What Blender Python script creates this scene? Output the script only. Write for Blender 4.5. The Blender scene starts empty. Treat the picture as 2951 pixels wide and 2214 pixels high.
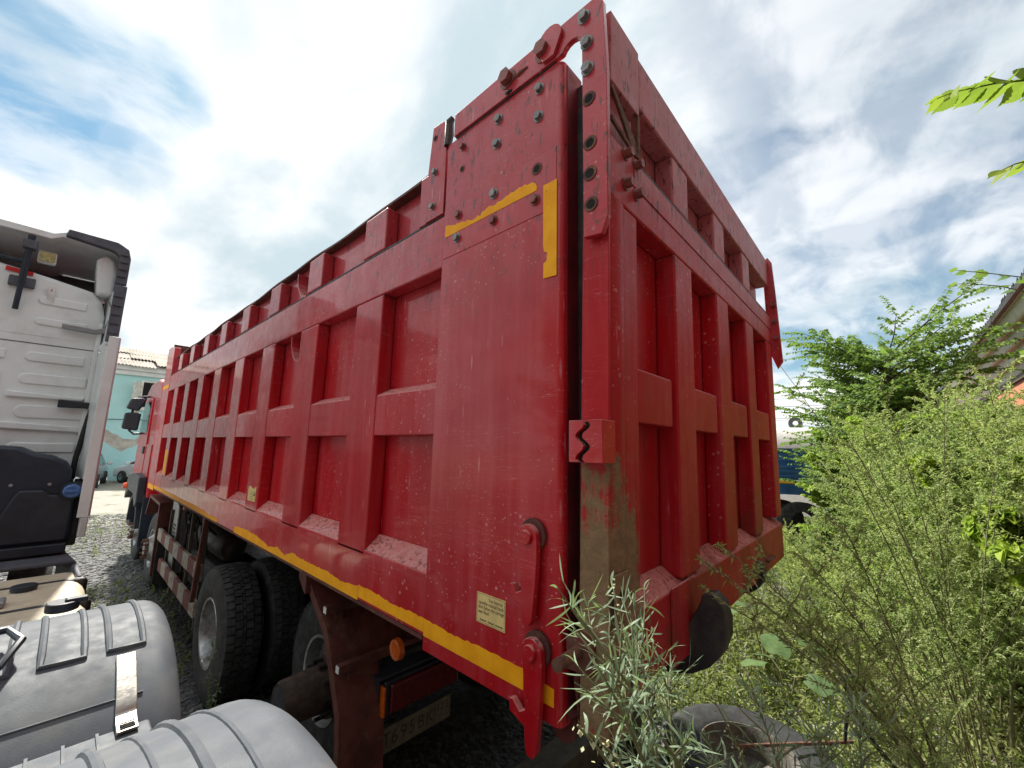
import bpy, bmesh, math, random
import numpy as np
from mathutils import Vector, Matrix
random.seed(7); RNG = np.random.default_rng(11)
SC = bpy.context.scene
COL = SC.collection
PI = math.pi

# ---------------------------------------------------------------- camera, sky, sun, exposure
cam_d = bpy.data.cameras.new("camera")
cam = bpy.data.objects.new("camera", cam_d); COL.objects.link(cam); SC.camera = cam
CAM = Vector((-1.05094, -0.76263, 2.27026))
yaw, pit, rol = (math.radians(a) for a in (47.326, 9.003, 1.240))
_f = Vector((math.sin(yaw)*math.cos(pit), math.cos(yaw)*math.cos(pit), math.sin(pit)))
_r = Vector((math.cos(yaw), -math.sin(yaw), 0)); _u = _r.cross(_f)
_r2 = math.cos(rol)*_r + math.sin(rol)*_u; _u2 = -math.sin(rol)*_r + math.cos(rol)*_u
cam.matrix_world = Matrix(((_r2.x,_u2.x,-_f.x,CAM.x),(_r2.y,_u2.y,-_f.y,CAM.y),(_r2.z,_u2.z,-_f.z,CAM.z),(0,0,0,1)))
cam_d.sensor_width = 36; cam_d.lens = 36*1173.63/2951
cam_d.clip_start = 0.02; cam_d.clip_end = 2000

SUN = Vector((0.09, 0.655, 0.75)).normalized()
sun_el = math.asin(SUN.z); sun_rot = math.atan2(SUN.x, SUN.y)
sl = bpy.data.lights.new("sun", 'SUN'); sl.energy = 5.0; sl.angle = math.radians(2.5); sl.color = (1, .95, .86)
so = bpy.data.objects.new("sun", sl); COL.objects.link(so)
so.rotation_euler = SUN.to_track_quat('Z', 'Y').to_euler(); so.location = (3, 8, 30)

SC.view_settings.view_transform = 'Standard'; SC.view_settings.look = 'None'
SC.view_settings.gamma = 1; SC.view_settings.use_curve_mapping = False
SC.view_settings.exposure = 0.98
SC.render.engine = 'CYCLES'
try:
    SC.cycles.use_denoising = True; SC.cycles.max_bounces = 8; SC.cycles.transparent_max_bounces = 8
    SC.cycles.use_adaptive_sampling = True
except Exception: pass

class NT:
    """small helper for node trees"""
    def __init__(s, tree): s.t = tree; s.n = tree.nodes; s.l = tree.links
    def node(s, ty, **kw):
        n = s.n.new(ty)
        for k, v in kw.items(): setattr(n, k, v)
        return n
    def put(s, sock, v):
        if isinstance(v, bpy.types.NodeSocket): s.l.new(v, sock)
        elif v is not None:
            try: sock.default_value = v
            except Exception:
                sock.default_value = tuple(v)+(1,)
    def math(s, op, a, b=None, c=None, clamp=False):
        n = s.node('ShaderNodeMath', operation=op); n.use_clamp = clamp
        s.put(n.inputs[0], a)
        if b is not None: s.put(n.inputs[1], b)
        if c is not None: s.put(n.inputs[2], c)
        return n.outputs[0]
    def vmath(s, op, a, b=None):
        n = s.node('ShaderNodeVectorMath', operation=op)
        s.put(n.inputs[0], a)
        if b is not None: s.put(n.inputs[1], b)
        return n.outputs['Value'] if op in ('DOT_PRODUCT', 'LENGTH', 'DISTANCE') else n.outputs[0]
    def mix(s, f, a, b, mode='MIX'):
        n = s.node('ShaderNodeMix', data_type='RGBA', blend_type=mode)
        s.put(n.inputs[0], f)
        for sk, v in ((n.inputs[6], a), (n.inputs[7], b)):
            s.put(sk, (tuple(v)+(1,)) if isinstance(v, (tuple, list)) and len(v) == 3 else v)
        return n.outputs[2]
    def ramp(s, v, a, b, lo=0.0, hi=1.0):
        n = s.node('ShaderNodeMapRange', interpolation_type='SMOOTHSTEP')
        s.put(n.inputs[0], v); n.inputs[1].default_value = a; n.inputs[2].default_value = b
        n.inputs[3].default_value = lo; n.inputs[4].default_value = hi
        return n.outputs[0]
    def noise(s, vec, scale, detail=3, rough=.55, dist=0):
        n = s.node('ShaderNodeTexNoise')
        s.put(n.inputs['Vector'], vec); n.inputs['Scale'].default_value = scale
        n.inputs['Detail'].default_value = detail; n.inputs['Roughness'].default_value = rough
        n.inputs['Distortion'].default_value = dist
        return n.outputs[0]
    def voro(s, vec, scale, feature='F1'):
        n = s.node('ShaderNodeTexVoronoi', feature=feature)
        s.put(n.inputs['Vector'], vec); n.inputs['Scale'].default_value = scale
        return n
    def scale(s, vec, xyz, off=(0, 0, 0)):
        n = s.node('ShaderNodeMapping'); s.put(n.inputs[0], vec)
        n.inputs['Scale'].default_value = xyz; n.inputs['Location'].default_value = off
        return n.outputs[0]
    def sep(s, vec):
        n = s.node('ShaderNodeSeparateXYZ'); s.put(n.inputs[0], vec); return n.outputs
    def comb(s, x, y, z):
        n = s.node('ShaderNodeCombineXYZ')
        s.put(n.inputs[0], x); s.put(n.inputs[1], y); s.put(n.inputs[2], z); return n.outputs[0]
    def bump(s, h, strength=.3, dist=.01, normal=None):
        n = s.node('ShaderNodeBump'); s.put(n.inputs['Height'], h)
        n.inputs['Strength'].default_value = strength; n.inputs['Distance'].default_value = dist
        if normal is not None: s.put(n.inputs['Normal'], normal)
        return n.outputs[0]

world = bpy.data.worlds.new("World"); SC.world = world; world.use_nodes = True
def build_world():
    t = NT(world.node_tree); t.n.clear()
    sky = t.node('ShaderNodeTexSky', sky_type='NISHITA'); sky.sun_disc = False
    sky.sun_elevation = sun_el; sky.sun_rotation = sun_rot
    sky.air_density = 1.0; sky.dust_density = .4; sky.ozone_density = 1.0
    d = t.node('ShaderNodeTexCoord').outputs['Generated']
    d = t.vmath('NORMALIZE', d)
    x, y, z = t.sep(d)
    zz = t.math('ADD', t.math('MAXIMUM', z, 0.0), .22)
    px = t.math('DIVIDE', x, zz); py = t.math('DIVIDE', y, zz)
    p = t.comb(px, py, 0)
    # streaks run roughly across the yard
    ps = t.scale(p, (1.0, .55, 1)); 
    n1 = t.noise(t.scale(p, (1, 1, 1), (3.1, 1.7, 0)), 1.1, 6, .55, .15)
    n2 = t.noise(t.scale(ps, (1, 1, 1), (7.3, 2.2, 4)), 1.9, 7, .52, .22)
    n3 = t.noise(t.scale(ps, (1, 1, 1), (1.3, 9.2, 2)), 3.6, 6, .55, .2)
    # real breaks in the cloud (direction, cos inner, cos outer)
    gaps = [((-.120,.822,.565),.9990,.9935,1.0),((-.075,.822,.568),.9990,.9940,1.0),((-.03,.822,.568),.9992,.9948,1.0),((.012,.822,.569),.9993,.9955,.95),((.05,.834,.552),.9996,.9970,.8),
            ((-.125,.868,.48),.9988,.9930,1.0),((-.08,.876,.474),.9988,.9940,1.0),((-.035,.880,.472),.9992,.9955,.85),((.01,.885,.462),.9996,.9970,.6),
            ((.965,.134,.224),.9990,.994,.9),((.955,.1,.27),.9988,.993,.7),((.975,-.02,.24),.9985,.990,.8),((.965,-.12,.28),.998,.988,.75),
            ((.80,-.05,.60),.995,.95,.62),((.90,-.11,.42),.995,.95,.60),((.70,.0,.70),.995,.95,.5),((.91,.04,.41),.996,.965,.5),((.85,.12,.5),.997,.97,.45)]
    dn = t.node('ShaderNodeTexNoise'); t.put(dn.inputs['Vector'], p); dn.inputs['Scale'].default_value = 5.0; dn.inputs['Detail'].default_value = 5
    dd = t.vmath('NORMALIZE', t.vmath('ADD', d, t.vmath('SCALE', t.vmath('SUBTRACT', dn.outputs['Color'], (.5,.5,.5)), None)))
    for n in t.n:
        if n.bl_idname == 'ShaderNodeVectorMath' and n.operation == 'SCALE': n.inputs['Scale'].default_value = .10
    gap = None
    for (g, ci, co, amt) in gaps:
        gv = Vector(g).normalized()
        v = t.math('MULTIPLY', t.ramp(t.vmath('DOT_PRODUCT', dd, tuple(gv)), co, ci), amt)
        gap = v if gap is None else t.math('MAXIMUM', gap, v)
    cover = t.ramp(t.math('ADD', t.math('MULTIPLY', n1, .55), t.math('MULTIPLY', n2, .45)), .30, .46)
    wisp = t.ramp(n2, .42, .62)
    rag = t.ramp(t.noise(t.scale(p, (1.0, 1.6, 1), (2.1, .4, 0)), 3.6, 6, .55, .3), .36, .62)
    gapw = t.math('MULTIPLY', gap, t.math('SUBTRACT', 1.0, t.math('MULTIPLY', rag, .60)))
    cover = t.math('SUBTRACT', t.math('MAXIMUM', cover, .80), gapw, clamp=True)
    grey = t.ramp(t.math('ADD', t.math('MULTIPLY', n3, .40), t.math('MULTIPLY', n2, .60)), .40, .64)
    # thick undersides grey, thin parts white
    ccol = t.mix(grey, (1.0, 1.0, 1.0), (.53, .64, .69))
    b1 = t.node('ShaderNodeBackground'); t.put(b1.inputs[0], t.mix(1.0, sky.outputs[0], (.70, 1.0, 1.0), 'MULTIPLY')); b1.inputs[1].default_value = .06
    b2 = t.node('ShaderNodeBackground'); t.put(b2.inputs[0], ccol); b2.inputs[1].default_value = .62
    m = t.node('ShaderNodeMixShader'); t.put(m.inputs[0], cover)
    t.l.new(b1.outputs[0], m.inputs[1]); t.l.new(b2.outputs[0], m.inputs[2])
    o = t.node('ShaderNodeOutputWorld'); t.l.new(m.outputs[0], o.inputs[0])
build_world()

# ---------------------------------------------------------------- materials
MATS = {}
def new_mat(name):
    m = bpy.data.materials.new(name); m.use_nodes = True
    t = NT(m.node_tree); t.n.clear()
    o = t.node('ShaderNodeOutputMaterial'); b = t.node('ShaderNodeBsdfPrincipled')
    t.l.new(b.outputs[0], o.inputs[0]); MATS[name] = m
    return m, t, b, o
def wpos(t): return t.node('ShaderNodeNewGeometry').outputs['Position']
def simple(name, col, rough=.5, metal=0.0, var=.25, scale=6.0, bump=.0, bscale=60, dirt=None, dirt_amt=.5, dirt_scale=5, spec=None):
    m, t, b, o = new_mat(name); p = wpos(t)
    n = t.noise(p, scale, 5, .6)
    dark = tuple(c*(1-var) for c in col); lite = tuple(min(1, c*(1+var)) for c in col)
    c = t.mix(t.ramp(n, .3, .7), dark, lite)
    if dirt:
        dm = t.ramp(t.noise(p, dirt_scale, 6, .65, .3), .48, .68, 0, dirt_amt)
        c = t.mix(dm, c, dirt)
    t.put(b.inputs['Base Color'], c)
    t.put(b.inputs['Roughness'], t.ramp(t.noise(p, scale*3, 4), .3, .7, max(0, rough-.08), min(1, rough+.1)))
    b.inputs['Metallic'].default_value = metal
    if spec is not None: b.inputs['Specular IOR Level'].default_value = spec
    if bump: t.put(b.inputs['Normal'], t.bump(t.noise(p, bscale, 5, .6), bump, .01))
    return m

def red_paint(name, base=(.47, .002, .010), mud=False, gloss=.34):
    m, t, b, o = new_mat(name); p = wpos(t)
    geo = t.node('ShaderNodeNewGeometry')
    oi = t.node('ShaderNodeObjectInfo').outputs['Random']
    x, y, z = t.sep(p)
    u = t.math('ADD', t.math('ADD', x, t.math('MULTIPLY', y, 1.0)), 0.0)     # along-the-surface coordinate
    pu = t.comb(t.math('ADD', x, t.math('MULTIPLY', oi, 3.0)), y, z)
    big = t.noise(p, .9, 4, .6)
    c = t.mix(t.ramp(big, .32, .68), tuple(k*.82 for k in base), tuple(min(1, k*1.10) for k in base))
    # chalky faded paint in vertical veils
    veil = t.ramp(t.noise(t.scale(pu, (9, 9, .7)), 1.0, 5, .65), .42, .70, 0, .42)
    c = t.mix(veil, c, (.55, .075, .09))
    # sky sheen painted in, with chalky weathering, on the highest parts
    sheen_fade = t.math('MULTIPLY', t.ramp(z, 3.0 if mud else 2.75, 3.5), t.ramp(t.noise(pu, 7, 6, .7), .25, .65, .55, 1.0))
    c = t.mix(t.math('MULTIPLY', sheen_fade, .62 if mud else .36), c, (.50, .27, .29) if mud else (.40, .095, .12))
    # fine pale scratches
    sc = t.noise(t.scale(pu, (3, 3, 55)), 1.0, 3, .5, 1.6)
    scm = t.math('MULTIPLY', t.ramp(t.math('ABSOLUTE', t.math('SUBTRACT', sc, .5)), .0, .006, 1, 0), t.ramp(t.noise(p, 1.7, 2), .45, .58, 0, .6))
    c = t.mix(scm, c, (.6, .25, .25))
    # stone chips: rust pit, pale ring, pale run below
    def chips(scale, thr, rcore, rhalo, amt, off):
        v = t.voro(t.vmath('ADD', pu, off), scale)
        keep = t.math('GREATER_THAN', t.sep(v.outputs['Color'])[0], thr)
        keep = t.math('MULTIPLY', keep, t.ramp(t.noise(p, 1.9, 3), .44, .60))
        dd = v.outputs['Distance']
        return (t.math('MULTIPLY', t.ramp(dd, rcore*.6, rcore, 1, 0), keep),
                t.math('MULTIPLY', t.ramp(dd, rcore, rhalo, amt, 0), keep))
    core1, halo1 = chips(24, .58, .075, .21, .9, (0, 0, 0))
    core2, halo2 = chips(46, .60, .07, .22, .7, (3.3, 1.1, .7))
    vs = t.voro(t.scale(t.vmath('ADD', pu, (1.7, .3, .2)), (30, 30, 4.2)), 1.0)
    run = t.math('MULTIPLY', t.ramp(vs.outputs['Distance'], .03, .20, .8, 0), t.math('GREATER_THAN', t.sep(vs.outputs['Color'])[1], .55))
    run = t.math('MULTIPLY', run, t.ramp(t.noise(p, 1.5, 3), .4, .58))
    c = t.mix(run, c, (.62, .24, .25))
    c = t.mix(t.math('MAXIMUM', halo1, halo2), c, (.66, .27, .26))
    c = t.mix(core1, c, (.045, .018, .012))
    # dirt specks on the high parts and dust on ledges
    nz = t.sep(geo.outputs['Normal'])[2]
    up = t.ramp(nz, .25, .75)
    sp = t.ramp(t.noise(t.scale(p, (42, 42, 11)), 1.0, 4, .7, .8), .575, .62, 0, .85)
    hi = t.ramp(z, 2.6, 3.2)
    c = t.mix(t.math('MULTIPLY', sp, t.math('MAXIMUM', t.math('MULTIPLY', hi, .9), up)), c, (.06, .03, .025))
    grit = t.ramp(t.noise(t.scale(p, (70, 34, 70)), 1.0, 3, .6), .53, .60, 0, .8)
    grit = t.math('MULTIPLY', grit, t.ramp(t.noise(p, 5, 3), .35, .55, .35, 1))
    dust = t.math('MULTIPLY', up, t.ramp(t.noise(p, 26, 5, .7), .25, .6, .45, .85))
    c = t.mix(dust, c, (.62, .27, .25))
    c = t.mix(t.math('MULTIPLY', up, grit), c, (.17, .055, .04))
    rgh = t.ramp(t.noise(pu, 11, 5, .7), .3, .75, gloss, gloss+.22)
    if mud:
        # clay dried on the gate: most at the lower left corner, streaks on posts
        cen = t.vmath('MULTIPLY', t.vmath('SUBTRACT', p, (.07, -.17, 1.82)), (4.6, 2.0, 2.45))
        dist = t.math('ADD', t.vmath('LENGTH', cen), t.math('ADD', t.math('MULTIPLY', t.math('SUBTRACT', t.noise(p, 6, 6, .7), .5), 1.6), t.math('MULTIPLY', t.math('SUBTRACT', t.noise(t.scale(p, (30, 30, 3)), 1.0, 4, .6), .5), .9)))
        blob = t.ramp(dist, .74, 1.0, 1, 0)
        st = t.ramp(t.noise(t.scale(p, (16, 16, 1.6), (0, 0, 0)), 1.0, 5, .7, .5), .52, .66)
        low = t.ramp(z, 3.2, 2.0, .08, .50)
        face = t.ramp(t.sep(geo.outputs['Normal'])[1], -.3, -.8)
        st = t.math('MULTIPLY', t.math('MULTIPLY', st, low), face)
        film = t.math('MULTIPLY', t.ramp(z, 3.0, 1.5, .0, .30), face)
        ring = t.math('MULTIPLY', t.ramp(t.noise(p, 4.0, 5, .6), .50, .66, 0, .8), t.ramp(z, 2.3, 1.7))
        c = t.mix(film, c, (.22, .022, .016))
        c = t.mix(t.math('MAXIMUM', st, ring), c, (.155, .038, .024))
        mudc = t.mix(t.noise(p, 35, 5, .7), (.10, .062, .034), (.36, .235, .13))
        c = t.mix(blob, c, mudc)
        rgh = t.math('MAXIMUM', rgh, t.math('MULTIPLY', t.math('MAXIMUM', blob, t.math('MULTIPLY', st, .8)), .9))
        bh = t.math('ADD', t.math('MULTIPLY', blob, t.noise(p, 30, 6, .7)), t.math('MULTIPLY', t.noise(p, 120, 3), .05))
        t.put(b.inputs['Normal'], t.bump(bh, .6, .012))
    else:
        bh = t.math('ADD', t.math('ADD', t.math('MULTIPLY', t.noise(p, 2.2, 2), 3.2), t.math('MULTIPLY', t.noise(p, 6, 3), .8)), t.math('MULTIPLY', t.math('SUBTRACT', 0.0, core1), .25))
        t.put(b.inputs['Normal'], t.bump(bh, .22, .012))
    rgh = t.math('MAXIMUM', rgh, t.math('MULTIPLY', up, .75))
    t.put(b.inputs['Base Color'], c); t.put(b.inputs['Roughness'], rgh)
    b.inputs['Specular IOR Level'].default_value = .3 if not mud else .18
    t.put(b.inputs['Coat Weight'], t.math('MULTIPLY', t.math('SUBTRACT', .20 if mud else .42, t.math('MULTIPLY', up, .20)), t.math('SUBTRACT', 1.0, t.math('MULTIPLY', blob, .95)) if mud else 1.0)); b.inputs['Coat Roughness'].default_value = .07 if not mud else .28; b.inputs['Coat IOR'].default_value = 1.5
    return m

red_paint('red_paint'); red_paint('gate_red', (.42, .003, .009), mud=True, gloss=.52)
simple('shade_maroon', (.13, .006, .014), .5, 0, .3, 6, .1, 40, (.05, .03, .022), .6, 5)  # red paint with the shade of the post's rear face mixed in
simple('hub_rust', (.075, .047, .036), .8, 0, .4, 14, .5, 70, (.04, .03, .025), .8, 12)
simple('rusty_red', (.095, .022, .016), .65, 0, .4, 7, .35, 60, (.13, .06, .035), .9, 9)
simple('rust', (.15, .065, .038), .8, 0, .45, 14, .5, 70, (.05, .03, .025), .8, 12)
simple('black_steel', (.02, .02, .021), .55, 0, .4, 10, .3, 60, (.09, .075, .06), .5, 6)
simple('dark_plastic', (.016, .022, .033), .5, 0, .25, 5, .1, 200, (.06, .06, .06), .3, 3)
simple('blue_black_plastic', (.012, .020, .036), .48, 0, .25, 5, .05, 300, (.04, .05, .06), .3, 4)
simple('bolt_grey', (.24, .25, .24), .45, .4, .35, 30, .2, 80, (.12, .06, .05), .5, 25)
simple('bolt_red', (.26, .07, .06), .5, 0, .4, 25, .2, 80, (.12, .06, .05), .6, 25)
simple('hole_black', (.006, .006, .006), .9)
simple('white_metal', (.70, .71, .69), .35, 0, .08, 3, .05, 20, (.40, .38, .33), .35, 4)
simple('cab_white', (.78, .82, .83), .38, 0, .06, 2, .03, 20, (.46, .46, .43), .35, 3.2)
simple('grey_rubber', (.09, .095, .115), .7, 0, .2, 8, .1, 100)
simple('rim_old', (.16, .15, .13), .6, .4, .35, 12, .3, 60, (.10, .055, .035), .8, 10)
simple('fender_grey', (.085, .098, .114), .62, 0, .10, 5, .14, 300, (.135, .14, .14), .6, 5, .25)
simple('steel_strap', (.50, .47, .42), .38, .75, .15, 12, .15, 80, (.30, .26, .20), .5, 10)
simple('beige_paint', (.62, .54, .40), .45, 0, .12, 5, .05, 40, (.40, .34, .25), .5, 6)
simple('cast_grey', (.30, .31, .32), .5, .5, .2, 10, .15, 60)
simple('amber', (.55, .10, .008), .25, 0, .15, 40)
simple('orange_lens', (.85, .09, .008), .25, 0, .1, 40)
simple('lamp_red', (.10, .008, .012), .2, 0, .2, 15)
simple('headlight_yellow', (.52, .48, .22), .3, 0, .3, 40)
simple('plate_white', (.13, .13, .095), .5, 0, .15, 20, 0, 60, (.2, .19, .15), .5, 20)
simple('sticker_yellow', (.72, .55, .22), .55, 0, .10, 18, 0, 60, (.6, .45, .2), .4, 30)
simple('sticker_print', (.05, .04, .03), .6)
simple('sticker_white', (.72, .72, .70), .5)
simple('red_reflect', (.55, .015, .02), .3)
simple('blue_cap', (.07, .16, .40), .45, 0, .2, 40)
simple('glass_dark', (.012, .015, .017), .08)
simple('turquoise', (.40, .66, .655), .85, 0, .06, .6, .15, 8, (.42, .58, .56), .6, .5)
simple('plaster_grey', (.42, .38, .33), .9, 0, .25, 3, .3, 10)
simple('cornice_white', (.62, .64, .63), .8, 0, .08, 2)
simple('asbestos', (.40, .36, .31), .9, 0, .3, 1.1, .3, 20, (.22, .19, .16), .6, 1.5)
simple('asbestos_pale', (.58, .56, .50), .85, 0, .15, 2, .2, 20, (.35, .33, .28), .5, 2)
simple('window_frame_white', (.62, .60, .54), .6)
simple('car_silver', (.52, .54, .56), .25, .6, .05, 2)
simple('car_white', (.72, .74, .75), .25, 0, .05, 2)
simple('chrome', (.6, .6, .6), .2, 1)
simple('blue_paint', (.015, .085, .23), .45, 0, .25, 3, .1, 20, (.07, .10, .14), .5, 4)
simple('yellow_paint', (.72, .42, .02), .5, 0, .1, 6)
simple('tank_white', (.46, .45, .42), .55, 0, .08, 3, .05, 20, (.5, .44, .36), .4, 2)
simple('stick_black', (.018, .016, .015), .6)
simple('board_white', (.55, .54, .50), .7, 0, .2, 6, .2, 40)
simple('wood_pole', (.10, .075, .055), .85, 0, .3, 8)
simple('wood_beam', (.085, .072, .055), .85, 0, .35, 10, .4, 40)
simple('green_steel', (.075, .075, .055), .8, 0, .3, 10, .3, 50)
simple('bark', (.085, .065, .045), .9, 0, .35, 25, .5, 60)
simple('wire_black', (.012, .012, .012), .6)
simple('door_black', (.02, .02, .02), .5)

def tyre_mat(name, base):
    m, t, b, o = new_mat(name); p = wpos(t)
    n = t.noise(p, 14, 6, .65)
    c = t.mix(t.ramp(n, .4, .7), base, tuple(k*2.1+.012 for k in base))
    t.put(b.inputs['Base Color'], c); b.inputs['Roughness'].default_value = .78
    t.put(b.inputs['Normal'], t.bump(t.noise(p, 120, 4), .2, .005))
tyre_mat('rubber', (.020, .021, .022)); tyre_mat('rubber_old', (.006, .0062, .0065))
simple('blocker_brick', (.10, .055, .045), .9, 0, .3, 4, .3, 12)  # kept dark so the added rear block bounces little light

def rim_mat():
    m, t, b, o = new_mat('rim_silver'); p = wpos(t)
    n = t.noise(p, 8, 6, .65)
    c = t.mix(t.ramp(n, .42, .7), (.42, .43, .44), (.14, .12, .10))
    t.put(b.inputs['Base Color'], c); b.inputs['Metallic'].default_value = .85
    t.put(b.inputs['Roughness'], t.ramp(n, .3, .7, .28, .6))
rim_mat()

def tape_mat():
    m, t, b, o = new_mat('yellow_tape'); p = wpos(t)
    v = t.voro(t.scale(p, (1, 70, 70)), 1.0, 'DISTANCE_TO_EDGE')
    n = t.noise(p, 12, 5, .6)
    c = t.mix(t.ramp(n, .35, .65), (.88, .36, .006), (.97, .44, .010))
    spk = t.ramp(t.noise(t.scale(p, (30, 30, 14)), 1.0, 4, .7), .70, .74, 0, .8)
    c = t.mix(spk, c, (.12, .07, .03))
    c = t.mix(t.ramp(v.outputs['Distance'], 0, .05, .18, 0), c, (.55, .24, .02))
    t.put(b.inputs['Base Color'], c); b.inputs['Roughness'].default_value = .6; b.inputs['Specular IOR Level'].default_value = .2
tape_mat()

def stripe_mat():
    m, t, b, o = new_mat('guard_rail_paint'); p = wpos(t); x, y, z = t.sep(p)
    w = t.math('FRACT', t.math('MULTIPLY', y, 1.62))
    k = t.math('GREATER_THAN', w, .5)
    n = t.noise(p, 14, 6, .7)
    c = t.mix(k, (.17, .028, .024), (.40, .37, .30))
    c = t.mix(t.ramp(n, .46, .66, 0, .75), c, (.13, .085, .06))
    t.put(b.inputs['Base Color'], c); b.inputs['Roughness'].default_value = .7
    t.put(b.inputs['Normal'], t.bump(t.noise(p, 60, 4), .25, .006))
stripe_mat()

def brick_mat():
    m, t, b, o = new_mat('orange_brick'); p = wpos(t); x, y, z = t.sep(p)
    br = t.node('ShaderNodeTexBrick'); t.put(br.inputs['Vector'], t.comb(x, z, 0)); br.inputs['Scale'].default_value = 4.0
    br.inputs['Color1'].default_value = (.46,.15,.075,1); br.inputs['Color2'].default_value = (.38,.12,.06,1); br.inputs['Mortar'].default_value = (.40,.20,.13,1)
    br.inputs['Mortar Size'].default_value = .012
    c = t.mix(t.ramp(t.noise(p, 3, 5, .65), .4, .7, 0, .5), br.outputs[0], (.52, .24, .15))
    t.put(b.inputs['Base Color'], c); b.inputs['Roughness'].default_value = .9
brick_mat()

def ground_mat():
    m, t, b, o = new_mat('gravel_ground'); p = wpos(t); x, y, z = t.sep(p)
    v = t.voro(t.vmath('ADD', p, (0, 0, 0)), 22.0); v2 = t.voro(p, 60.0)
    tone = t.sep(v.outputs['Color'])[0]
    c = t.mix(tone, (.055, .058, .062), (.22, .22, .215))
    c = t.mix(t.ramp(v2.outputs['Distance'], .0, .4, .5, 0), c, (.05, .05, .05))
    pale = t.ramp(y, 12, 19)
    c = t.mix(t.math('MULTIPLY', pale, .75), c, t.mix(t.noise(p, 2.5, 6, .7), (.30, .28, .23), (.50, .47, .40)))
    grass = t.ramp(t.noise(p, .55, 6, .65), .53, .66, 0, .65)
    c = t.mix(grass, c, t.mix(t.noise(p, 30, 4), (.05, .075, .02), (.16, .17, .05)))
    soil = t.ramp(x, 2.0, 3.5, 0, .7)
    c = t.mix(t.math('MULTIPLY', soil, t.ramp(t.noise(p, 3.0, 5), .35, .6)), c, t.mix(t.noise(p, 12, 5), (.05, .042, .03), (.15, .13, .09)))
    under_shade = t.math('MULTIPLY', t.math('MULTIPLY', t.ramp(x, -.1, .35), t.ramp(x, 2.5, 2.0)), t.ramp(t.noise(p, 1.6, 4), .25, .5, .55, .92))  # shade under the truck, painted into the ground colour
    under_shade = t.math('MULTIPLY', under_shade, t.math('MULTIPLY', t.ramp(y, -.2, .4), t.ramp(y, 10.5, 9.5)))
    c = t.mix(under_shade, c, (.014, .013, .012))
    t.put(b.inputs['Base Color'], c); b.inputs['Roughness'].default_value = .95
    h = t.math('ADD', v.outputs['Distance'], t.math('MULTIPLY', v2.outputs['Distance'], .4))
    t.put(b.inputs['Normal'], t.bump(h, .9, .03))
ground_mat()
def stone_mat():
    m, t, b, o = new_mat('stone_grey'); p = wpos(t)
    v = t.noise(p, 9.0, 2); n = t.noise(p, 60, 4)
    c = t.mix(t.ramp(v, .3, .7), (.06, .064, .07), (.27, .27, .265))
    c = t.mix(t.ramp(n, .4, .7, 0, .4), c, (.18, .17, .15))
    x, y, z = t.sep(p); under_shade = t.math('MULTIPLY', t.math('MULTIPLY', t.ramp(x, -.1, .35), t.ramp(x, 2.5, 2.0)), t.ramp(y, 10.5, 9.5)); c = t.mix(t.math('MULTIPLY', under_shade, .8), c, (.016, .015, .014))  # same painted truck shade on the loose stones
    t.put(b.inputs['Base Color'], c); b.inputs['Roughness'].default_value = .9
stone_mat()

def leaf_mat(name, a, c2, trans=.4, tip=None, scale=7.0, rough=.55):
    m = bpy.data.materials.new(name); m.use_nodes = True; MATS[name] = m
    t = NT(m.node_tree); t.n.clear(); o = t.node('ShaderNodeOutputMaterial')
    p = wpos(t); oi = t.node('ShaderNodeObjectInfo').outputs['Random']
    n = t.noise(p, scale, 3, .6); n2 = t.noise(p, scale*6, 2)
    f = t.math('ADD', t.math('MULTIPLY', n, .6), t.math('MULTIPLY', n2, .4))
    c = t.mix(t.ramp(f, .3, .7), a, c2)
    c = t.mix(t.ramp(oi, .0, .4, .45, 0), c, tuple(k*.75 for k in a))
    c = t.mix(t.ramp(oi, .55, 1.0, 0, .45), c, (c2[0]*1.25, c2[1]*1.12, c2[2]*.7))
    d = t.node('ShaderNodeBsdfPrincipled'); t.put(d.inputs['Base Color'], c); d.inputs['Roughness'].default_value = rough
    d.inputs['Specular IOR Level'].default_value = .3
    tr = t.node('ShaderNodeBsdfTranslucent'); t.put(tr.inputs[0], t.mix(.5, c, (.27, .42, .06), 'MIX'))
    mx = t.node('ShaderNodeMixShader'); mx.inputs[0].default_value = trans
    t.l.new(d.outputs[0], mx.inputs[1]); t.l.new(tr.outputs[0], mx.inputs[2]); t.l.new(mx.outputs[0], o.inputs[0])
leaf_mat('mugwort_leaf', (.21, .29, .085), (.46, .55, .23), .48)
leaf_mat('mugwort_bud', (.42, .43, .20), (.62, .60, .34), .35)
leaf_mat('wormwood_leaf', (.14, .20, .12), (.27, .36, .225), .30)
leaf_mat('wormwood_bud', (.34, .36, .20), (.52, .52, .32), .2)
leaf_mat('elm_leaf', (.055, .12, .025), (.15, .25, .055), .45)
leaf_mat('elm_leaf_bright', (.15, .24, .02), (.26, .34, .03), .5, scale=20)
leaf_mat('box_elder_leaf', (.20, .32, .03), (.36, .46, .06), .45)
leaf_mat('dark_leaf', (.05, .085, .03), (.12, .17, .06), .38)
leaf_mat('burdock_leaf', (.06, .11, .035), (.12, .19, .065), .3)
leaf_mat('weed_leaf', (.13, .16, .04), (.30, .32, .12), .4)
leaf_mat('dry_stem', (.16, .13, .08), (.30, .25, .15), .1)
leaf_mat('green_stem', (.12, .13, .06), (.22, .21, .11), .1)
def M(n): return MATS[n]

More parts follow.
